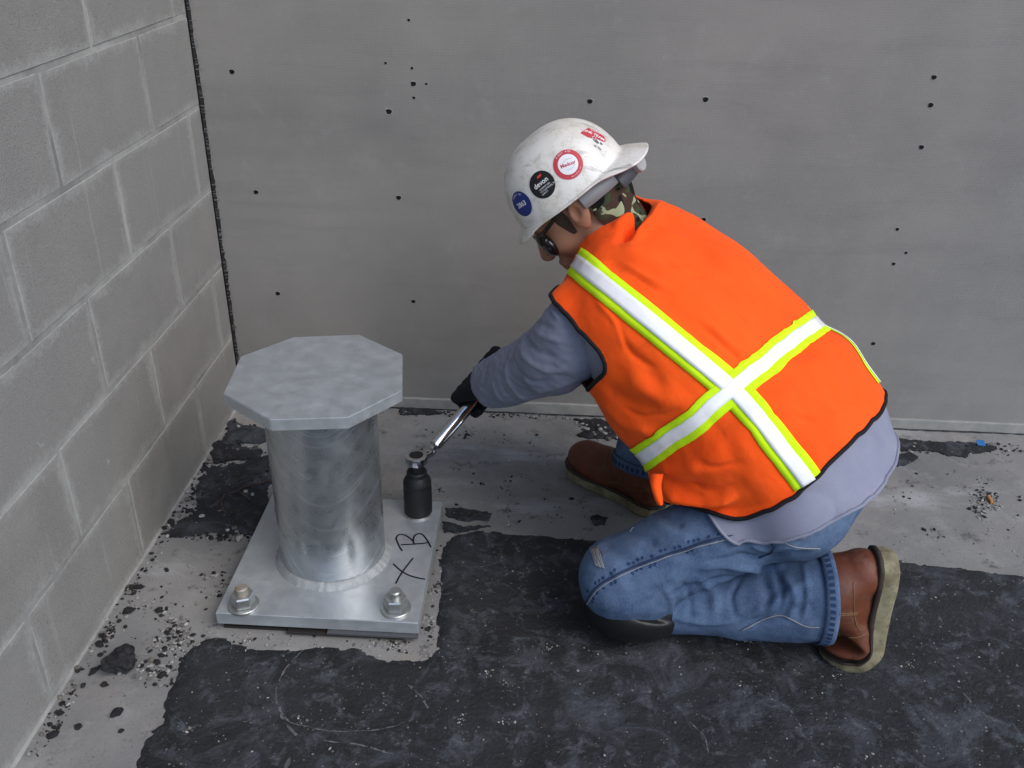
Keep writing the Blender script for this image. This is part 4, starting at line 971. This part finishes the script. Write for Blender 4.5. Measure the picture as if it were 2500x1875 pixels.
# ------------------------------------------------------------------ boots
def half(x):
    xs=[-.078,-.074,-.062,-.03,.02,.07,.115,.155,.185,.203,.212,.215]; ws=[.0,.018,.033,.0395,.0375,.042,.0505,.052,.044,.029,.014,.0]
    return np.interp(x,xs,ws)
def boot(name,O,X,Y,Z,lean,bend,tag_,sc=1.):
    X,Y,Z=map(lambda a:np.asarray(a,float)*sc,(X,Y,Z))
    def warp(Q):
        Q=np.array(Q,float)
        if bend:
            xb=.095; L=.075; R=L/bend; z=Q[:,2]; zc=np.where(z>0,R*.98*(1-np.exp(-np.maximum(z,0)/(R*.98))),z); t=np.clip((Q[:,0]-xb)/L,0,1); th=t*bend; ex=np.maximum(Q[:,0]-xb-L,0); m_=Q[:,0]>xb
            blend=np.clip((Q[:,0]-xb+.05)/.05,0,1); zz_=z+(zc-z)*blend
            nx=xb+(R-zz_)*np.sin(th)+ex*np.cos(th); nz=R-(R-zz_)*np.cos(th)+ex*np.sin(th); Q[:,0]=np.where(m_,nx,Q[:,0]); Q[:,2]=np.where(m_,nz,zz_)
        return O+Q[:,:1]*X+Q[:,1:2]*Y+Q[:,2:3]*Z
    def sd(P):
        d=ell(P,(.128,0,.052),(.082,.050,.040)); d=smin(d,cone(P,(.085,0,.062),(.0,0,.098),.043,.046),.03); d=smin(d,cone(P,(-.034,0,.05),(-.030+lean*.35,0,.105),.041,.039),.03)
        d=smin(d,cone(P,(-.012+lean*.25,0,.095),(-.012+lean*.8,0,.148),.046,.042),.03); d=smin(d,cone(P,(.16,0,.05),(.02,0,.05),.040,.036),.02)
        # vamp seam step and ankle creases
        d=d+.0012*np.sin(P[:,0]*150+P[:,2]*60)*np.exp(-((P[:,0]-.075)/.03)**2)
        return np.maximum(d,.027-P[:,2])
    V_,F_=surf(sd,(-.11,-.08,.0),(.24,.08,.28),.0036); V_=relax(V_,F_,1)
    b=pobj(name,warp(V_),F_,M['leather']); b['label']=tag_
    xs=np.concatenate([-.078+(.293)*(.5-.5*np.cos(np.linspace(0,np.pi,70)))]); up=[(x,half(x)) for x in xs]; dn=[(x,-half(x)) for x in xs[::-1][1:-1]]; ol=up+dn
    def band(zs,mat,nm):
        VV_=[];FF=[];n=len(ol)
        for z,gx in zs:
            for i,(x,y) in enumerate(ol):
                cx=.068; VV_.append((cx+(x-cx)*(1+gx/.146),y*(1+gx/.05),z+(.004*np.clip((-.01-x)/.05,0,1) if z<.02 and z>0 else 0)))
        for j in range(len(zs)-1):
            for i in range(n): FF.append((j*n+i,j*n+(i+1)%n,(j+1)*n+(i+1)%n,(j+1)*n+i))
        FF.append(tuple((len(zs)-1)*n+i for i in range(n))); FF.append(tuple(range(n))[::-1])
        VV_=np.array(VV_); 
        o=pobj(nm,warp(VV_),FF,mat,b,False); autosmooth(o,50)
    band([(.0,-.003),(.003,0),(.012,.0012),(.020,.0005),(.0262,.0012)],M['sole'],'sole')
    band([(.0268,.0015),(.0285,.003),(.0325,.003),(.0345,.001)],M['welt'],'welt')
    # stitched seams on the leather
    bt_=bvh(V_,F_)
    def stitch(pts,nm='stitching',r=.0007):
        Q=[]
        for p in cat_rom(pts,10):
            h=bt_.find_nearest(Vector(p)); Q.append(np.array(h[0])+np.array(h[1])*.0006)
        v_,f_=tube(np.array(Q),r,5); pobj(nm,warp(v_),f_,M['boot_stitch'],b)
    for s in (1,-1):
        stitch([(.075,.0+.012*s,.10),(.07,.04*s,.075),(.06,.047*s,.045)],r=.0011); stitch([(.055,.05*s,.05),(.0,.05*s,.07),(-.05,.045*s,.075)]); stitch([(.012,.05*s,.06),(.010,.05*s,.10),(.015+lean*.4,.05*s,.15)]); stitch([(.016,.05*s,.06),(.014,.05*s,.10),(.019+lean*.4,.05*s,.15)])
    return b
M['boot_stitch']=plain('boot_stitch',(.19,.11,.045),.9)
d_=unit([-.74,.67,0]); tip=v3(.925,-.262,.001)
boot('boot',tip-d_*.213,d_,v3(-d_[1],d_[0],0),ZZ,.03,0,'brown leather boot planted flat on bare concrete')
Xn=unit([.02,.0,-1]); Zn=unit([-1,0,-.02]); boot('boot',v3(1.500,-.876,.170),Xn,v3(0,-1,0),Zn,.080,1.34,'brown leather boot with toes tucked under on the tar',1.09)

# ------------------------------------------------------------------ gloves
def glove(H,e,n_,W,thumb_end,label,logo):
    a=HDIR
    def pol(phi,rho,off): return H+a*off+rho*(math.cos(R_(phi))*n_+math.sin(R_(phi))*-e)
    sg=thumb_end
    fing=[(.031,.0108,1.0),(.0105,.0112,1.06),(-.0105,.0110,1.0),(-.031,.0098,.86)]
    chains=[]
    for off,r,ln in fing:
        chains.append([(pol(28,.036,off*sg*1.02),r*1.15),(pol(88,.0315,off*sg),r),(pol(150,.0285,off*sg*.98),r*.95),(pol(150+70*ln,.0275,off*sg*.96),r*.86)])
    th=[(H+a*.030*sg+n_*.020+e*.048,.0145),(pol(-70,.034,.050*sg),.0125),(pol(-130,.030,.046*sg),.0115),(pol(-175,.0285,.036*sg),.0100)]
    def sd(P):
        d=1e9*np.ones(len(P))
        for c in chains:
            l=1e9*np.ones(len(P))
            for (p,r),(q,s) in zip(c[:-1],c[1:]): l=smin(l,cone(P,p,q,r,s),.004)
            d=smin(d,l,.0035)
        pm=1e9*np.ones(len(P))
        for c in chains: pm=smin(pm,cone(P,c[0][0],W-e*.012+(c[0][0]-H-n_*.03)*.25,.0135,.020),.012)
        d=smin(d,pm,.010)
        l=1e9*np.ones(len(P))
        for (p,r),(q,s) in zip(th[:-1],th[1:]): l=smin(l,cone(P,p,q,r,s),.004)
        d=smin(d,l,.010); d=smin(d,cone(P,W-e*.01,W+e*.085,.029,.036),.014)
        return np.maximum(d,-(np.linalg.norm((P-H)-np.outer((P-H)@a,a),axis=1)-.0160))
    lo=np.min([H,W+e*.085],0)-.085; hi=np.max([H,W+e*.085],0)+.085
    V_,F_=surf(sd,lo,hi,.0026); V_=relax(V_,F_,1); V_=V_+vnorm(V_,F_)*(vnoise(V_,60,1.)*.0012)[:,None]
    g_=pobj('work_glove',V_,F_,M['glove']); g_['label']=label
    t=bvh(V_,F_)
    for q in logo:
        P=hits(t,q,6)
        if len(P)>2: v_,f_=ribbon(resample(P,.003),t,.0028,.001,3); pobj('glove_mark',v_,f_,M['glove_logo'],g_)
    return g_
def gq(x,y): return ((1090+x*170/1567)/KP,(840+y*180/1659)/KP)
glove(HANDL,eL,nL,WL,1,'black work glove closed round the wrench handle below the other glove',[[gq(540,840),gq(560,790),gq(600,770),gq(590,820),gq(545,845)],[gq(610,790),gq(660,755),gq(720,738)]])
glove(HANDR,eR,nR,WR,1,'black work glove gripping the end of the wrench handle',[[gq(830,400),gq(850,350),gq(900,320)],[gq(850,430),gq(880,380),gq(930,330)],[gq(900,340),gq(940,300),gq(990,270)]])

# ------------------------------------------------------------------ head gear
def hw(l): l=np.atleast_2d(np.asarray(l,float)); return HO+l[:,:1]*HF+l[:,1:2]*HLt+l[:,2:3]*HU
def tw(l): l=np.atleast_2d(np.asarray(l,float)); return TO+l[:,:1]*TF+l[:,1:2]*TL+l[:,2:3]*TU
# bandana
def sd_ban(P):
    q=hl(P); d=sd_cran(q)-.0065; d=smin(d,cone(P,HO-.030*HF-.02*HU,NB,.059,.063),.03); d=smin(d,ell(q,(-.045,0,-.02),(.05,.066,.05)),.02); return d+.0018*np.sin(q[:,2]*160+q[:,0]*90)*np.exp(-((q[:,0]+.05)/.05)**2)
V_,F_=surf(sd_ban,HO-.2,HO+.2,.0034); q=hl(V_)
front=np.where(q[:,0]>-.022,(.030+.10*np.clip(q[:,0],-.03,.1)*0)-q[:,2],-.01); behind=np.where(q[:,0]<=-.022,-.02,front); tail=-.125-q[:,2]+.3*(q[:,0]+.05)
f=np.maximum(np.where(q[:,2]>.030,-.01,(q[:,0]+.024)),tail)
V_,F_=clip(V_,F_,f); pobj('bandana',V_,F_,M['camo']); 
# short hair at the temple
for sgn in (1,-1):
  def sd_hair(P):
    q=hl(P); a=q.copy(); a[:,1]*=sgn; d=np.maximum(sd_head(P)-.0013,np.maximum(np.abs(q[:,0]-.026)-.013+.25*np.maximum(0,.01-q[:,2]),np.abs(q[:,2]-.010)-.034)); return np.maximum(d,.05-a[:,1])
  V_,F_=surf(sd_hair,HO-.14,HO+.14,.0024); pobj('sideburn_hair',relax(V_,F_,1),F_,M['hair'])
# sunglasses
def sd_gl(P):
    q=hl(P); a=q.copy(); a[:,1]=np.abs(a[:,1]); c,s=math.cos(.45),math.sin(.45)
    ax=[(c,s,0),(-s,c,0),(0,0,1)]
    lens=ell(a,(.088,.037,-.008),(.0135,.037,.0300),ax); lens=np.maximum(lens,a[:,2]-.016); lens=smin(lens,cone(a,(.100,.006,.013),(.074,.066,.014),.0045,.0045),.004) ; br=cone(a,(.108,0,.012),(.104,.012,.010),.004,.004)
    arm=cone(a,(.083,.070,.016),(.03,.0795,.026),.0042,.004); arm=np.minimum(arm,cone(a,(.03,.0795,.026),(-.014,.081,.034),.004,.0035)); arm=smin(arm,cone(a,(.084,.066,.006),(.074,.073,.018),.007,.005),.004)
    arm=np.minimum(arm,cone(a,(-.014,.081,.034),(-.06,.074,.028),.0035,.003))
    return smin(smin(lens,br,.003),arm,.003)
V_,F_=surf(sd_gl,HO-.14,HO+.14,.0018); pobj('sunglasses',relax(V_,F_,1),F_,M['lens'])
# hard hat shell
HA,HBk,HS_,HH=.117,.116,.1,.118
def shell(nphi=180,nt=48):
    L=[]; ph=np.linspace(0,2*np.pi,nphi,endpoint=False)
    c,s=np.cos(ph),np.sin(ph); ex=np.where(c>0,HA,HBk)*np.sign(c)*np.abs(c)**.93; ey=HS_*np.sign(s)*np.abs(s)**.93
    ang=np.degrees(np.arctan2(s,c)); rear=np.exp(-((180-np.abs(ang))/46)**4); frt=np.exp(-(ang/48)**4)
    wd=.0055+.037*rear+.0195*frt; drop=.0015+.025*rear+.0165*frt; nx,ny=ex/ (HA**2),ey/(HS_**2); nn=np.hypot(nx,ny); nx,ny=nx/nn,ny/nn
    # flare outwards: front/rear brims run along the hat axis
    for t in (1.,.94,.7,.4,.15,.03):
        L.append(np.stack([ex+nx*wd*t,ey+ny*wd*t,-drop*t**1.25+.0*t],1))
    for k in range(nt+1):
        t=(k/nt)*math.pi/2; rr=math.cos(t)**.78; z=HH*math.sin(t)**.92
        L.append(np.stack([ex*rr,ey*rr,np.full(nphi,z+.002)],1))
    V_=np.vstack(L); F_=[(j*nphi+i,j*nphi+(i+1)%nphi,(j+1)*nphi+(i+1)%nphi,(j+1)*nphi+i) for j in range(len(L)-1) for i in range(nphi)]
    return V_,np.array(F_)
V_,F_=shell(); q=V_.copy()
# faint ridge over the crown
rid=.0022*np.exp(-(q[:,1]/.012)**2)*np.clip(q[:,2]/.08,0,1); V_[:,2]+=rid
HV=tw(V_); hat=pobj('hard_hat',HV,F_,M['hat']); solid(hat,.003); hat['label']='scuffed white hard hat worn backwards with round stickers'
HT=bvh(HV,F_)
# suspension band, ratchet and knob under the rim
def bandstrip(a0,a1,z0,z1,ra,rb,mat,nm,tilt=0.):
    VV_=[];FF=[]; A=np.radians(np.linspace(a0,a1,40))
    for i,a in enumerate(A):
        dz=-tilt*max(0,-math.cos(a))
        for z in (z0,z1): VV_.append((ra*math.cos(a)-.004,rb*math.sin(a),z+dz))
    for i in range(len(A)-1): FF.append((2*i,2*i+2,2*i+3,2*i+1))
    solid(pobj(nm,tw(VV_),FF,mat,hat),.002,0)
bandstrip(98,142,-.030,-.004,.1135,.0935,M['strap'],'headband',.004); bandstrip(138,222,-.044,-.014,.1165,.0955,M['strapd'],'headband',.006); bandstrip(218,262,-.030,-.004,.1135,.0935,M['strap'],'headband',.004)
kc=tw((-.124,.014,-.036))[0]; kax=unit(-TF*.9+TL*.42-TU*.1); V_,F_=lathe([(.0,.012),(.0145,.012),(.0165,.010),(.0168,.0),(.013,-.008),(.0,-.008)],36,ax=kax,org=kc); 
o=pobj('ratchet_knob',V_,F_,M['knob'],hat,False); autosmooth(o,40)
# ---- stickers
def textmesh(s,size,align='CENTER',bold=0.):
    cu=bpy.data.curves.new('t','FONT'); cu.body=s; cu.size=size; cu.align_x=align; cu.align_y='CENTER'; cu.offset=bold; cu.resolution_u=3
    ob=bpy.data.objects.new('t',cu); col.objects.link(ob); dg=bpy.context.evaluated_depsgraph_get(); me=bpy.data.meshes.new_from_object(ob.evaluated_get(dg)); 
    bm=bmesh.new(); bm.from_mesh(me); bmesh.ops.triangulate(bm,faces=bm.faces); bm.verts.index_update(); V_=np.array([(v.co.x,v.co.y) for v in bm.verts]) if len(bm.verts) else np.zeros((0,2)); F_=[[v.index for v in f.verts] for f in bm.faces]; bm.free()
    bpy.data.objects.remove(ob); bpy.data.meshes.remove(me); bpy.data.curves.remove(cu); return V_,F_
def disc(r0,r1,n=48,nr=5,sx=1.,sy=1.):
    V_=[];F_=[]
    for j in range(nr+1):
        r=r0+(r1-r0)*j/nr
        for i in range(n): a=2*math.pi*i/n; V_.append((r*math.cos(a)*sx,r*math.sin(a)*sy))
    for j in range(nr):
        for i in range(n): F_.append((j*n+i,j*n+n+i,j*n+n+(i+1)%n,j*n+(i+1)%n))
    return np.array(V_),F_
def sticker(px,py,ang,label,layers,mats):
    P=hit(HT,px,py); h=HT.find_nearest(Vector(P)); n_=np.array(h[1]); 
    if n_@(CAM-P)<0: n_=-n_
    # reading direction measured in the picture: right vector tilted by ang
    x=unit(CR-n_*(CR@n_)); y=np.cross(n_,x); c,s=math.cos(R_(ang)),math.sin(R_(ang)); x,y=c*x+s*y,-s*x+c*y
    mb=MB()
    for li,(V_,F_,mi) in enumerate(layers):
        if not len(V_): continue
        W3=[]
        for a,b in V_:
            q=P+x*a+y*b; hh=HT.ray_cast(Vector(q+n_*.03),Vector(-n_)); 
            if hh[0] is None: hh=HT.find_nearest(Vector(q))
            nn=np.array(hh[1]); nn=nn if nn@n_>0 else -nn; W3.append(np.array(hh[0])+nn*(.0007+.00035*li))
        W3=np.array(W3); F2=[]
        for f in F_:
            m_=np.cross(W3[f[1]]-W3[f[0]],W3[f[2]]-W3[f[0]]); F2.append(f if m_@n_>0 else f[::-1])
        mb.add(W3,F2,mi)
    o=mesh_obj('sticker',np.vstack(mb.V)-POFF,mb.F,None,hat,False,mats,mb.I); o['label']=label; return o
def poly2(pts,cuts=3):
    bm=bmesh.new(); bm.faces.new([bm.verts.new((a,b,0)) for a,b in pts]); bmesh.ops.triangulate(bm,faces=bm.faces[:])
    for _ in range(cuts): bmesh.ops.subdivide_edges(bm,edges=bm.edges[:],cuts=1,use_grid_fill=True); bmesh.ops.triangulate(bm,faces=bm.faces[:])
    bm.verts.index_update(); V_=np.array([(v.co.x,v.co.y) for v in bm.verts]); F_=[[v.index for v in f.verts] for f in bm.faces]; bm.free(); return V_,F_
def arc(s,size,R,a0,up=True,sp=1.0):
    """letters set along a circle"""
    Vs=[];Fs=[];n=0; w=size*.62*sp; tot=w*len(s)
    for i,ch in enumerate(s):
        t=(i+.5-len(s)/2)*w/R; V_,F_=textmesh(ch,size)
        if len(V_)==0: continue
        a=R_(a0)-t if up else R_(a0)+t; c=(R*math.cos(a),R*math.sin(a)); ro=a-math.pi/2 if up else a+math.pi/2; cc,ss=math.cos(ro),math.sin(ro)
        V_=np.stack([V_[:,0]*cc-V_[:,1]*ss+c[0],V_[:,0]*ss+V_[:,1]*cc+c[1]],1); Vs.append(V_); Fs+=[[k+n for k in f] for f in F_]; n+=len(V_)
    return np.vstack(Vs),Fs
def sh(t,dx,dy): return (t[0]+np.array([dx,dy]) if len(t[0]) else t[0],t[1])
red=plain('sticker_red',(.52,.045,.06),.45); white=plain('sticker_white',(.78,.78,.80),.45); blk=plain('sticker_black',(.012,.012,.013),.45); blue=plain('sticker_blue',(.012,.03,.19),.45); grey=plain('sticker_grey',(.35,.36,.36),.6); redb=plain('sticker_flag',(.60,.06,.05),.45)
sw=cat_rom([(-.004,-.0085),(.002,-.0092),(.009,-.006),(.0125,.001)],6); sw2=cat_rom([(-.009,.004),(-.002,.008),(.006,.0085),(.010,.0075)],6)
def line2(P,w):
    V_=[];F_=[]; T=np.gradient(P,axis=0); T/=np.linalg.norm(T,axis=1)[:,None]+1e-9
    for p,t in zip(P,T): V_+=[p+np.array([-t[1],t[0]])*w,p-np.array([-t[1],t[0]])*w]
    for i in range(len(P)-1): F_.append((2*i,2*i+1,2*i+3,2*i+2))
    return np.array(V_),F_
R1=.0262
sticker(1227,355,20,'round red and white first aid sticker',[(*disc(0,R1),0),(*disc(0,R1*.68,48,4),1),(*textmesh('Medcor',.0088,bold=.00022),0),(*line2(sw,.00025),3),(*line2(sw2,.00025),3),(*arc('FIRST AID',.0049,R1*.84,98,True,1.05),1),(*arc('www.medcor.com',.0030,R1*.84,-62,False,.95),1)],[red,white,blk,grey])
R2=.0243
fl=np.array([(.0,.0118),(.003,.0128),(.006,.0122),(.0095,.0135),(.0095,.0172),(.006,.0162),(.003,.0168),(.0,.0155)])
sticker(1171,399,38,'round black contractor safety sticker with white lettering',[(*disc(0,R2),0),(*sh(textmesh('devon',.0125,bold=.0002),0,.0035),1),(*sh(textmesh('COMMITTED',.0043,'LEFT'),-.0105,-.0055),1),(*sh(textmesh('TO CONTRACTOR',.0043,'LEFT'),-.0105,-.0102),1),(*sh(textmesh('SAFETY',.0043,'LEFT'),-.0105,-.0149),1),(*poly2(fl,1),2)],[blk,white,redb])
sticker(1126,441,42,'oval blue sticker with the number 2863',[(*disc(0,.0238),0),(*sh(textmesh('2863',.0125,bold=.0003),.001,-.001),1),(*arc('CREDIT NO',.0045,.0185,92,True,1.),1)],[blue,white])
pg=np.array([(-.020,-.009),(-.012,.006),(-.008,.013),(.006,.014),(.024,.012),(.030,.004),(.026,-.004),(.012,-.007),(-.004,-.013)])
sticker(1278,289,-12,'torn red safety sticker on the crown',[(*poly2(pg),0),(*sh(textmesh('"ONE TEAM"',.0088,bold=.0002),.004,.0005),1),(*sh(textmesh('SAFETY',.0062),.006,.0095),1),(*sh(disc(.0028,.0036,20,1),.006,-.009),1)],[red,white])
sticker(1290,312,-38,'grey worn sticker remains near the visor',[(*sh(disc(0,.004,14,2,1.8,.8),-.006,.004),1),(*sh(disc(0,.0025,12,2,1.2,.8),.004,.008),1),(*sh(disc(0,.003,9,2,1.5,.5),.008,-.003),0),(*sh(disc(0,.002,8,2,1.5,.8),.0,-.006),0)],[grey,plain('smudge',(.12,.13,.14),.7)])
# ================================================================== loose debris
def rock(seed,flat=.6,sub=1):
    bm=bmesh.new(); bmesh.ops.create_icosphere(bm,subdivisions=sub,radius=1); r=random.Random(seed)
    o=Vector((r.uniform(0,50),r.uniform(0,50),r.uniform(0,50)))
    for v in bm.verts: v.co*=1+.55*noise.noise(v.co*1.1+o)+.25*noise.noise(v.co*2.7+o); v.co.z*=flat
    bm.verts.index_update(); V_=np.array([v.co for v in bm.verts]); F_=[[v.index for v in f.verts] for f in bm.faces]; bm.free(); V_[:,2]-=V_[:,2].min(); return V_,F_
RK=[rock(i,random.uniform(.35,.7)) for i in range(14)]
def inpoly(x,y,pg):
    c=False; j=len(pg)-1
    for i in range(len(pg)):
        if (pg[i][1]>y)!=(pg[j][1]>y) and x<(pg[j][0]-pg[i][0])*(y-pg[i][1])/(pg[j][1]-pg[i][1])+pg[i][0]: c=not c
        j=i
    return c
def mat_chip(nm,a,b):
    k=NT(nm,.85,spec=.3); k.color(k.mix(k.ramp(k.noise(70,4,.6),(.35,0),(.65,1)),a,b)); k.bump(k.noise(160,4,.7),.6,.002); return k.m
M['crumb']=mat_chip('tar_crumb',(.010,.010,.011),(.028,.028,.031)); M['pebble']=mat_chip('pale_pebble',(.22,.22,.215),(.36,.35,.335)); M['grit']=mat_chip('brown_grit',(.09,.08,.07),(.17,.155,.135))
zones=[ # pixel polygon, count, size range (m), share of pale
 ([(430,985),(505,905),(580,925),(585,1080),(550,1180),(430,1165),(345,1170),(380,1110)],620,(.0018,.0075),.22),
 ([(60,1630),(130,1500),(310,1200),(440,990),(470,990),(345,1205),(170,1500),(90,1640)],420,(.0015,.006),.15),
 ([(200,1400),(300,1260),(470,1190),(560,1180),(460,1370),(370,1480),(330,1560),(260,1500)],330,(.0012,.006),.35),
 ([(310,1400),(400,1330),(430,1370),(370,1480),(330,1500),(290,1470)],260,(.0012,.0055),.45),
 ([(860,875),(1400,895),(1400,912),(960,900),(860,897)],330,(.0012,.0048),.35),
 ([(1235,905),(1400,905),(1400,950),(1340,955),(1270,950)],150,(.002,.009),.45),
 ([(1930,948),(2212,960),(2212,985),(1940,978)],220,(.0012,.005),.35),
 ([(2095,1065),(2150,1060),(2165,1095),(2120,1120),(2092,1100)],200,(.0012,.0045),.45),
 ([(1900,1000),(2212,1010),(2212,1220),(1930,1190)],150,(.001,.0038),.3),
 ([(860,910),(1240,930),(1280,1160),(960,1140)],170,(.001,.0042),.15),
 ([(440,1360),(900,1385),(950,1420),(700,1400),(480,1390)],160,(.0012,.004),.5),
 ([(900,1420),(950,1090),(990,1140),(965,1300),(955,1430)],170,(.0012,.0045),.4),
 ([(950,1160),(2212,1245),(2212,1659),(330,1659),(430,1400)],330,(.0008,.0028),.85)]
cols={'tar_crumbs':(MB(),'crumb'),'pale_gravel':(MB(),'pebble'),'brown_grit':(MB(),'grit')}
rr=random.Random(3)
for pg,n,(s0,s1),pale in zones:
    xs=[p[0] for p in pg]; ys=[p[1] for p in pg]; c=0; tries=0
    clus=[(rr.uniform(min(xs),max(xs)),rr.uniform(min(ys),max(ys))) for _ in range(max(3,n//16))]
    while c<n and tries<n*30:
        tries+=1
        if rr.random()<.55: q=rr.choice(clus); x,y=q[0]+rr.gauss(0,9),q[1]+rr.gauss(0,6)
        else: x,y=rr.uniform(min(xs),max(xs)),rr.uniform(min(ys),max(ys))
        if not inpoly(x,y,pg): continue
        P=gz(x,y,.0); 
        if abs(P[0]-PX)<HS+.001 and abs(P[1]-PY)<HS+.001: continue
        if P[0]<.006 or P[1]>-.012: continue
        s=s0+(s1-s0)*rr.random()**2.6; V_,F_=rr.choice(RK); a=rr.uniform(0,6.28); ca,sa=math.cos(a),math.sin(a); st=rr.uniform(.6,1.5)
        W=np.stack([(V_[:,0]*ca*st-V_[:,1]*sa)*s,(V_[:,0]*sa*st+V_[:,1]*ca)*s,V_[:,2]*s],1); ontar=n==330 and pale>.8
        W+=[P[0],P[1],.0068+noise.noise((P[0]*22,P[1]*22,1))*.0018+noise.noise((P[0]*60,P[1]*60,5))*.0013+noise.noise((P[0]*5,P[1]*5,3))*.0015-.0003 if ontar else -.0003]
        u=rr.random(); key='pale_gravel' if u<pale else ('brown_grit' if u<pale+.18 else 'tar_crumbs'); cols[key][0].add(W,F_); c+=1
lab={'tar_crumbs':'scattered black tar crumbs along the walls','pale_gravel':'fine pale gravel scattered over slab and tar','brown_grit':'brown grit scattered on the bare concrete'}
for nm,(mb,mt) in cols.items():
    o=mb.obj(nm,M[mt]); tag(o,lab[nm],'gravel',kind='stuff')
# one large lump of tar and a handful of bigger chips, each a thing
V_,F_=rock(91,.62,4); V_=V_*(1+.0*V_[:,:1])
P=gz(266,1446,0); V_=V_*[.030,.024,.030]; V_+= (vnoise(V_,90,2.)*.0022)[:,None]*unit([1,1,1])
o=mesh_obj('tar_lump',V_-[0,0,.002],F_,M['crumb']); o.location=tuple(P); tag(o,'large black lump of tar on bare concrete by the block wall','tar lump')
chips=[(277,1322,.011),(215,1392,.008),(345,1320,.0095),(360,1232,.006),(300,1270,.008),(225,1480,.007),(205,1450,.009),(340,1432,.008),(350,1460,.010),(115,1590,.010),(255,1540,.010),(170,1570,.007),(262,1580,.006),(410,1105,.009),(470,1045,.010),(500,965,.009),(370,1130,.011),(1072,876+60,.0),(2107,1105,.0045),(2125,1117,.005),(1996,1145,.005),(1292,1122,.012),(1262,1035,.007),(1235,1078,.005),(1010,940,.006)]
ck=[rock(200+i,.5,2) for i in range(5)]; cm=[]
for i,(V_,F_) in enumerate(ck):
    me=bpy.data.meshes.new('tar_chip'); me.from_pydata([tuple(map(float,v)) for v in V_],[],F_); me.materials.append(M['crumb']); cm.append(me)
for i,(x,y,s) in enumerate(chips):
    if s==0: continue
    P=gz(x,y,0); ob=bpy.data.objects.new('tar_chip',cm[i%5]); col.objects.link(ob); ob.location=(P[0],P[1],-.0008); ob.scale=(s*random.uniform(.9,1.4),s*random.uniform(.7,1),s*.8); ob.rotation_euler=(0,0,random.uniform(0,6.3))
    lb='small black tar chip on bare concrete between the block wall and the pedestal' if x<365 and y>1180 else 'black tar chip among debris between the block wall and the pedestal pipe' if x<600 else 'black tar chip on bare concrete near the cigarette butt' if x>1900 else 'black tar chip on bare concrete near the flat boot'
    tag(ob,lb,'tar chip','tar chips: '+lb[-24:])
# dry roots beside the pedestal
rm=mat_chip('dry_root',(.045,.03,.026),(.085,.06,.05))
roots=[[(585,1040),(540,1048),(510,1060),(485,1068),(460,1060)],[(485,1068),(478,1085),(490,1110),(520,1130),(545,1142),(575,1148)],[(510,1060),(535,1075),(560,1095),(580,1110)],[(470,1085),(445,1105),(420,1125),(400,1135)],[(560,1035),(535,1020),(505,1030)]]
mb=MB()
for i,rt in enumerate(roots):
    P=cat_rom([gz(x,y,.006+.006*math.sin(i+j*1.3)) for j,(x,y) in enumerate(rt)],8); P[:,2]+=[.003*noise.noise((p[0]*60,p[1]*60,i)) for p in P]
    V_,F_=tube(P,np.linspace(.0026,.0009,len(P)),6); mb.add(V_,F_)
c0=gz(500,1075,0); o=mesh_obj('dry_root',np.vstack(mb.V)-[c0[0],c0[1],0],mb.F,rm,None,True); o.location=(c0[0],c0[1],0); tag(o,'tangled dry brown root on tar debris beside the pedestal','root')
# cigarette end and a scrap of blue plastic
a=gz(2134,1072,.0045); b=gz(2144,1088,.0045); ax=b-a; V_,F_=lathe([(.0,.0),(.0038,.0),(.004,.001),(.004,.026),(.0036,.027),(.0,.027)],14,ax=ax,org=(0,0,0)); V_+= (vnoise(V_,200,3.)*.0006)[:,None]
o=mesh_obj('cigarette_butt',V_[:],F_,None,None,False,[plain('filter_orange',(.50,.20,.045),.8)]); o.location=tuple(a); tag(o,'orange cigarette butt in a small heap of grit','cigarette butt'); autosmooth(o,40)
pts=[gz(x,y,.006) for x,y in [(2108,944+8),(2122,950),(2128,956),(2114,960)]]
pts=[gz(x,y,.008) for x,y in [(2108,951),(2124,954),(2130,962),(2112,961)]]; c0=np.mean(pts,0); c0[2]=0
W=[p-c0+[0,0,.004*math.sin(i*2)] for i,p in enumerate(pts)]; o=mesh_obj('plastic_scrap',W,[(0,1,2),(0,2,3)],plain('blue_plastic',(.03,.16,.42),.5)); o.location=tuple(c0); solid(o,.0015); tag(o,'bright blue plastic scrap on tar at the foot of the board wall','scrap')
# dark strip of tar, dirt and painted gap shadow at the board wall's foot
mb=MB(); n=500; V=[];F=[]
for i in range(n+1):
    x=.25+3.4*i/n; w=.004+.005*max(0,noise.noise((x*6,2,9))+.25)+.004*noise.noise((x*45,2,4)); w=max(w,.0008)
    V+=[(x,-.0062,.0028+.0015*noise.noise((x*30,1,1))),(x,-.0075-w*.5,.0026),(x,-.0075-w,-.0008)]
for i in range(n):
    for k in range(2): a=i*3+k; F.append((a,a+1,a+4,a+3))
o=mesh_obj('tar_shade_seam',V,F,M['tar']); tag(o,'thin ragged black seam of tar and painted gap shadow where slab meets the board wall','tar',kind='stuff')
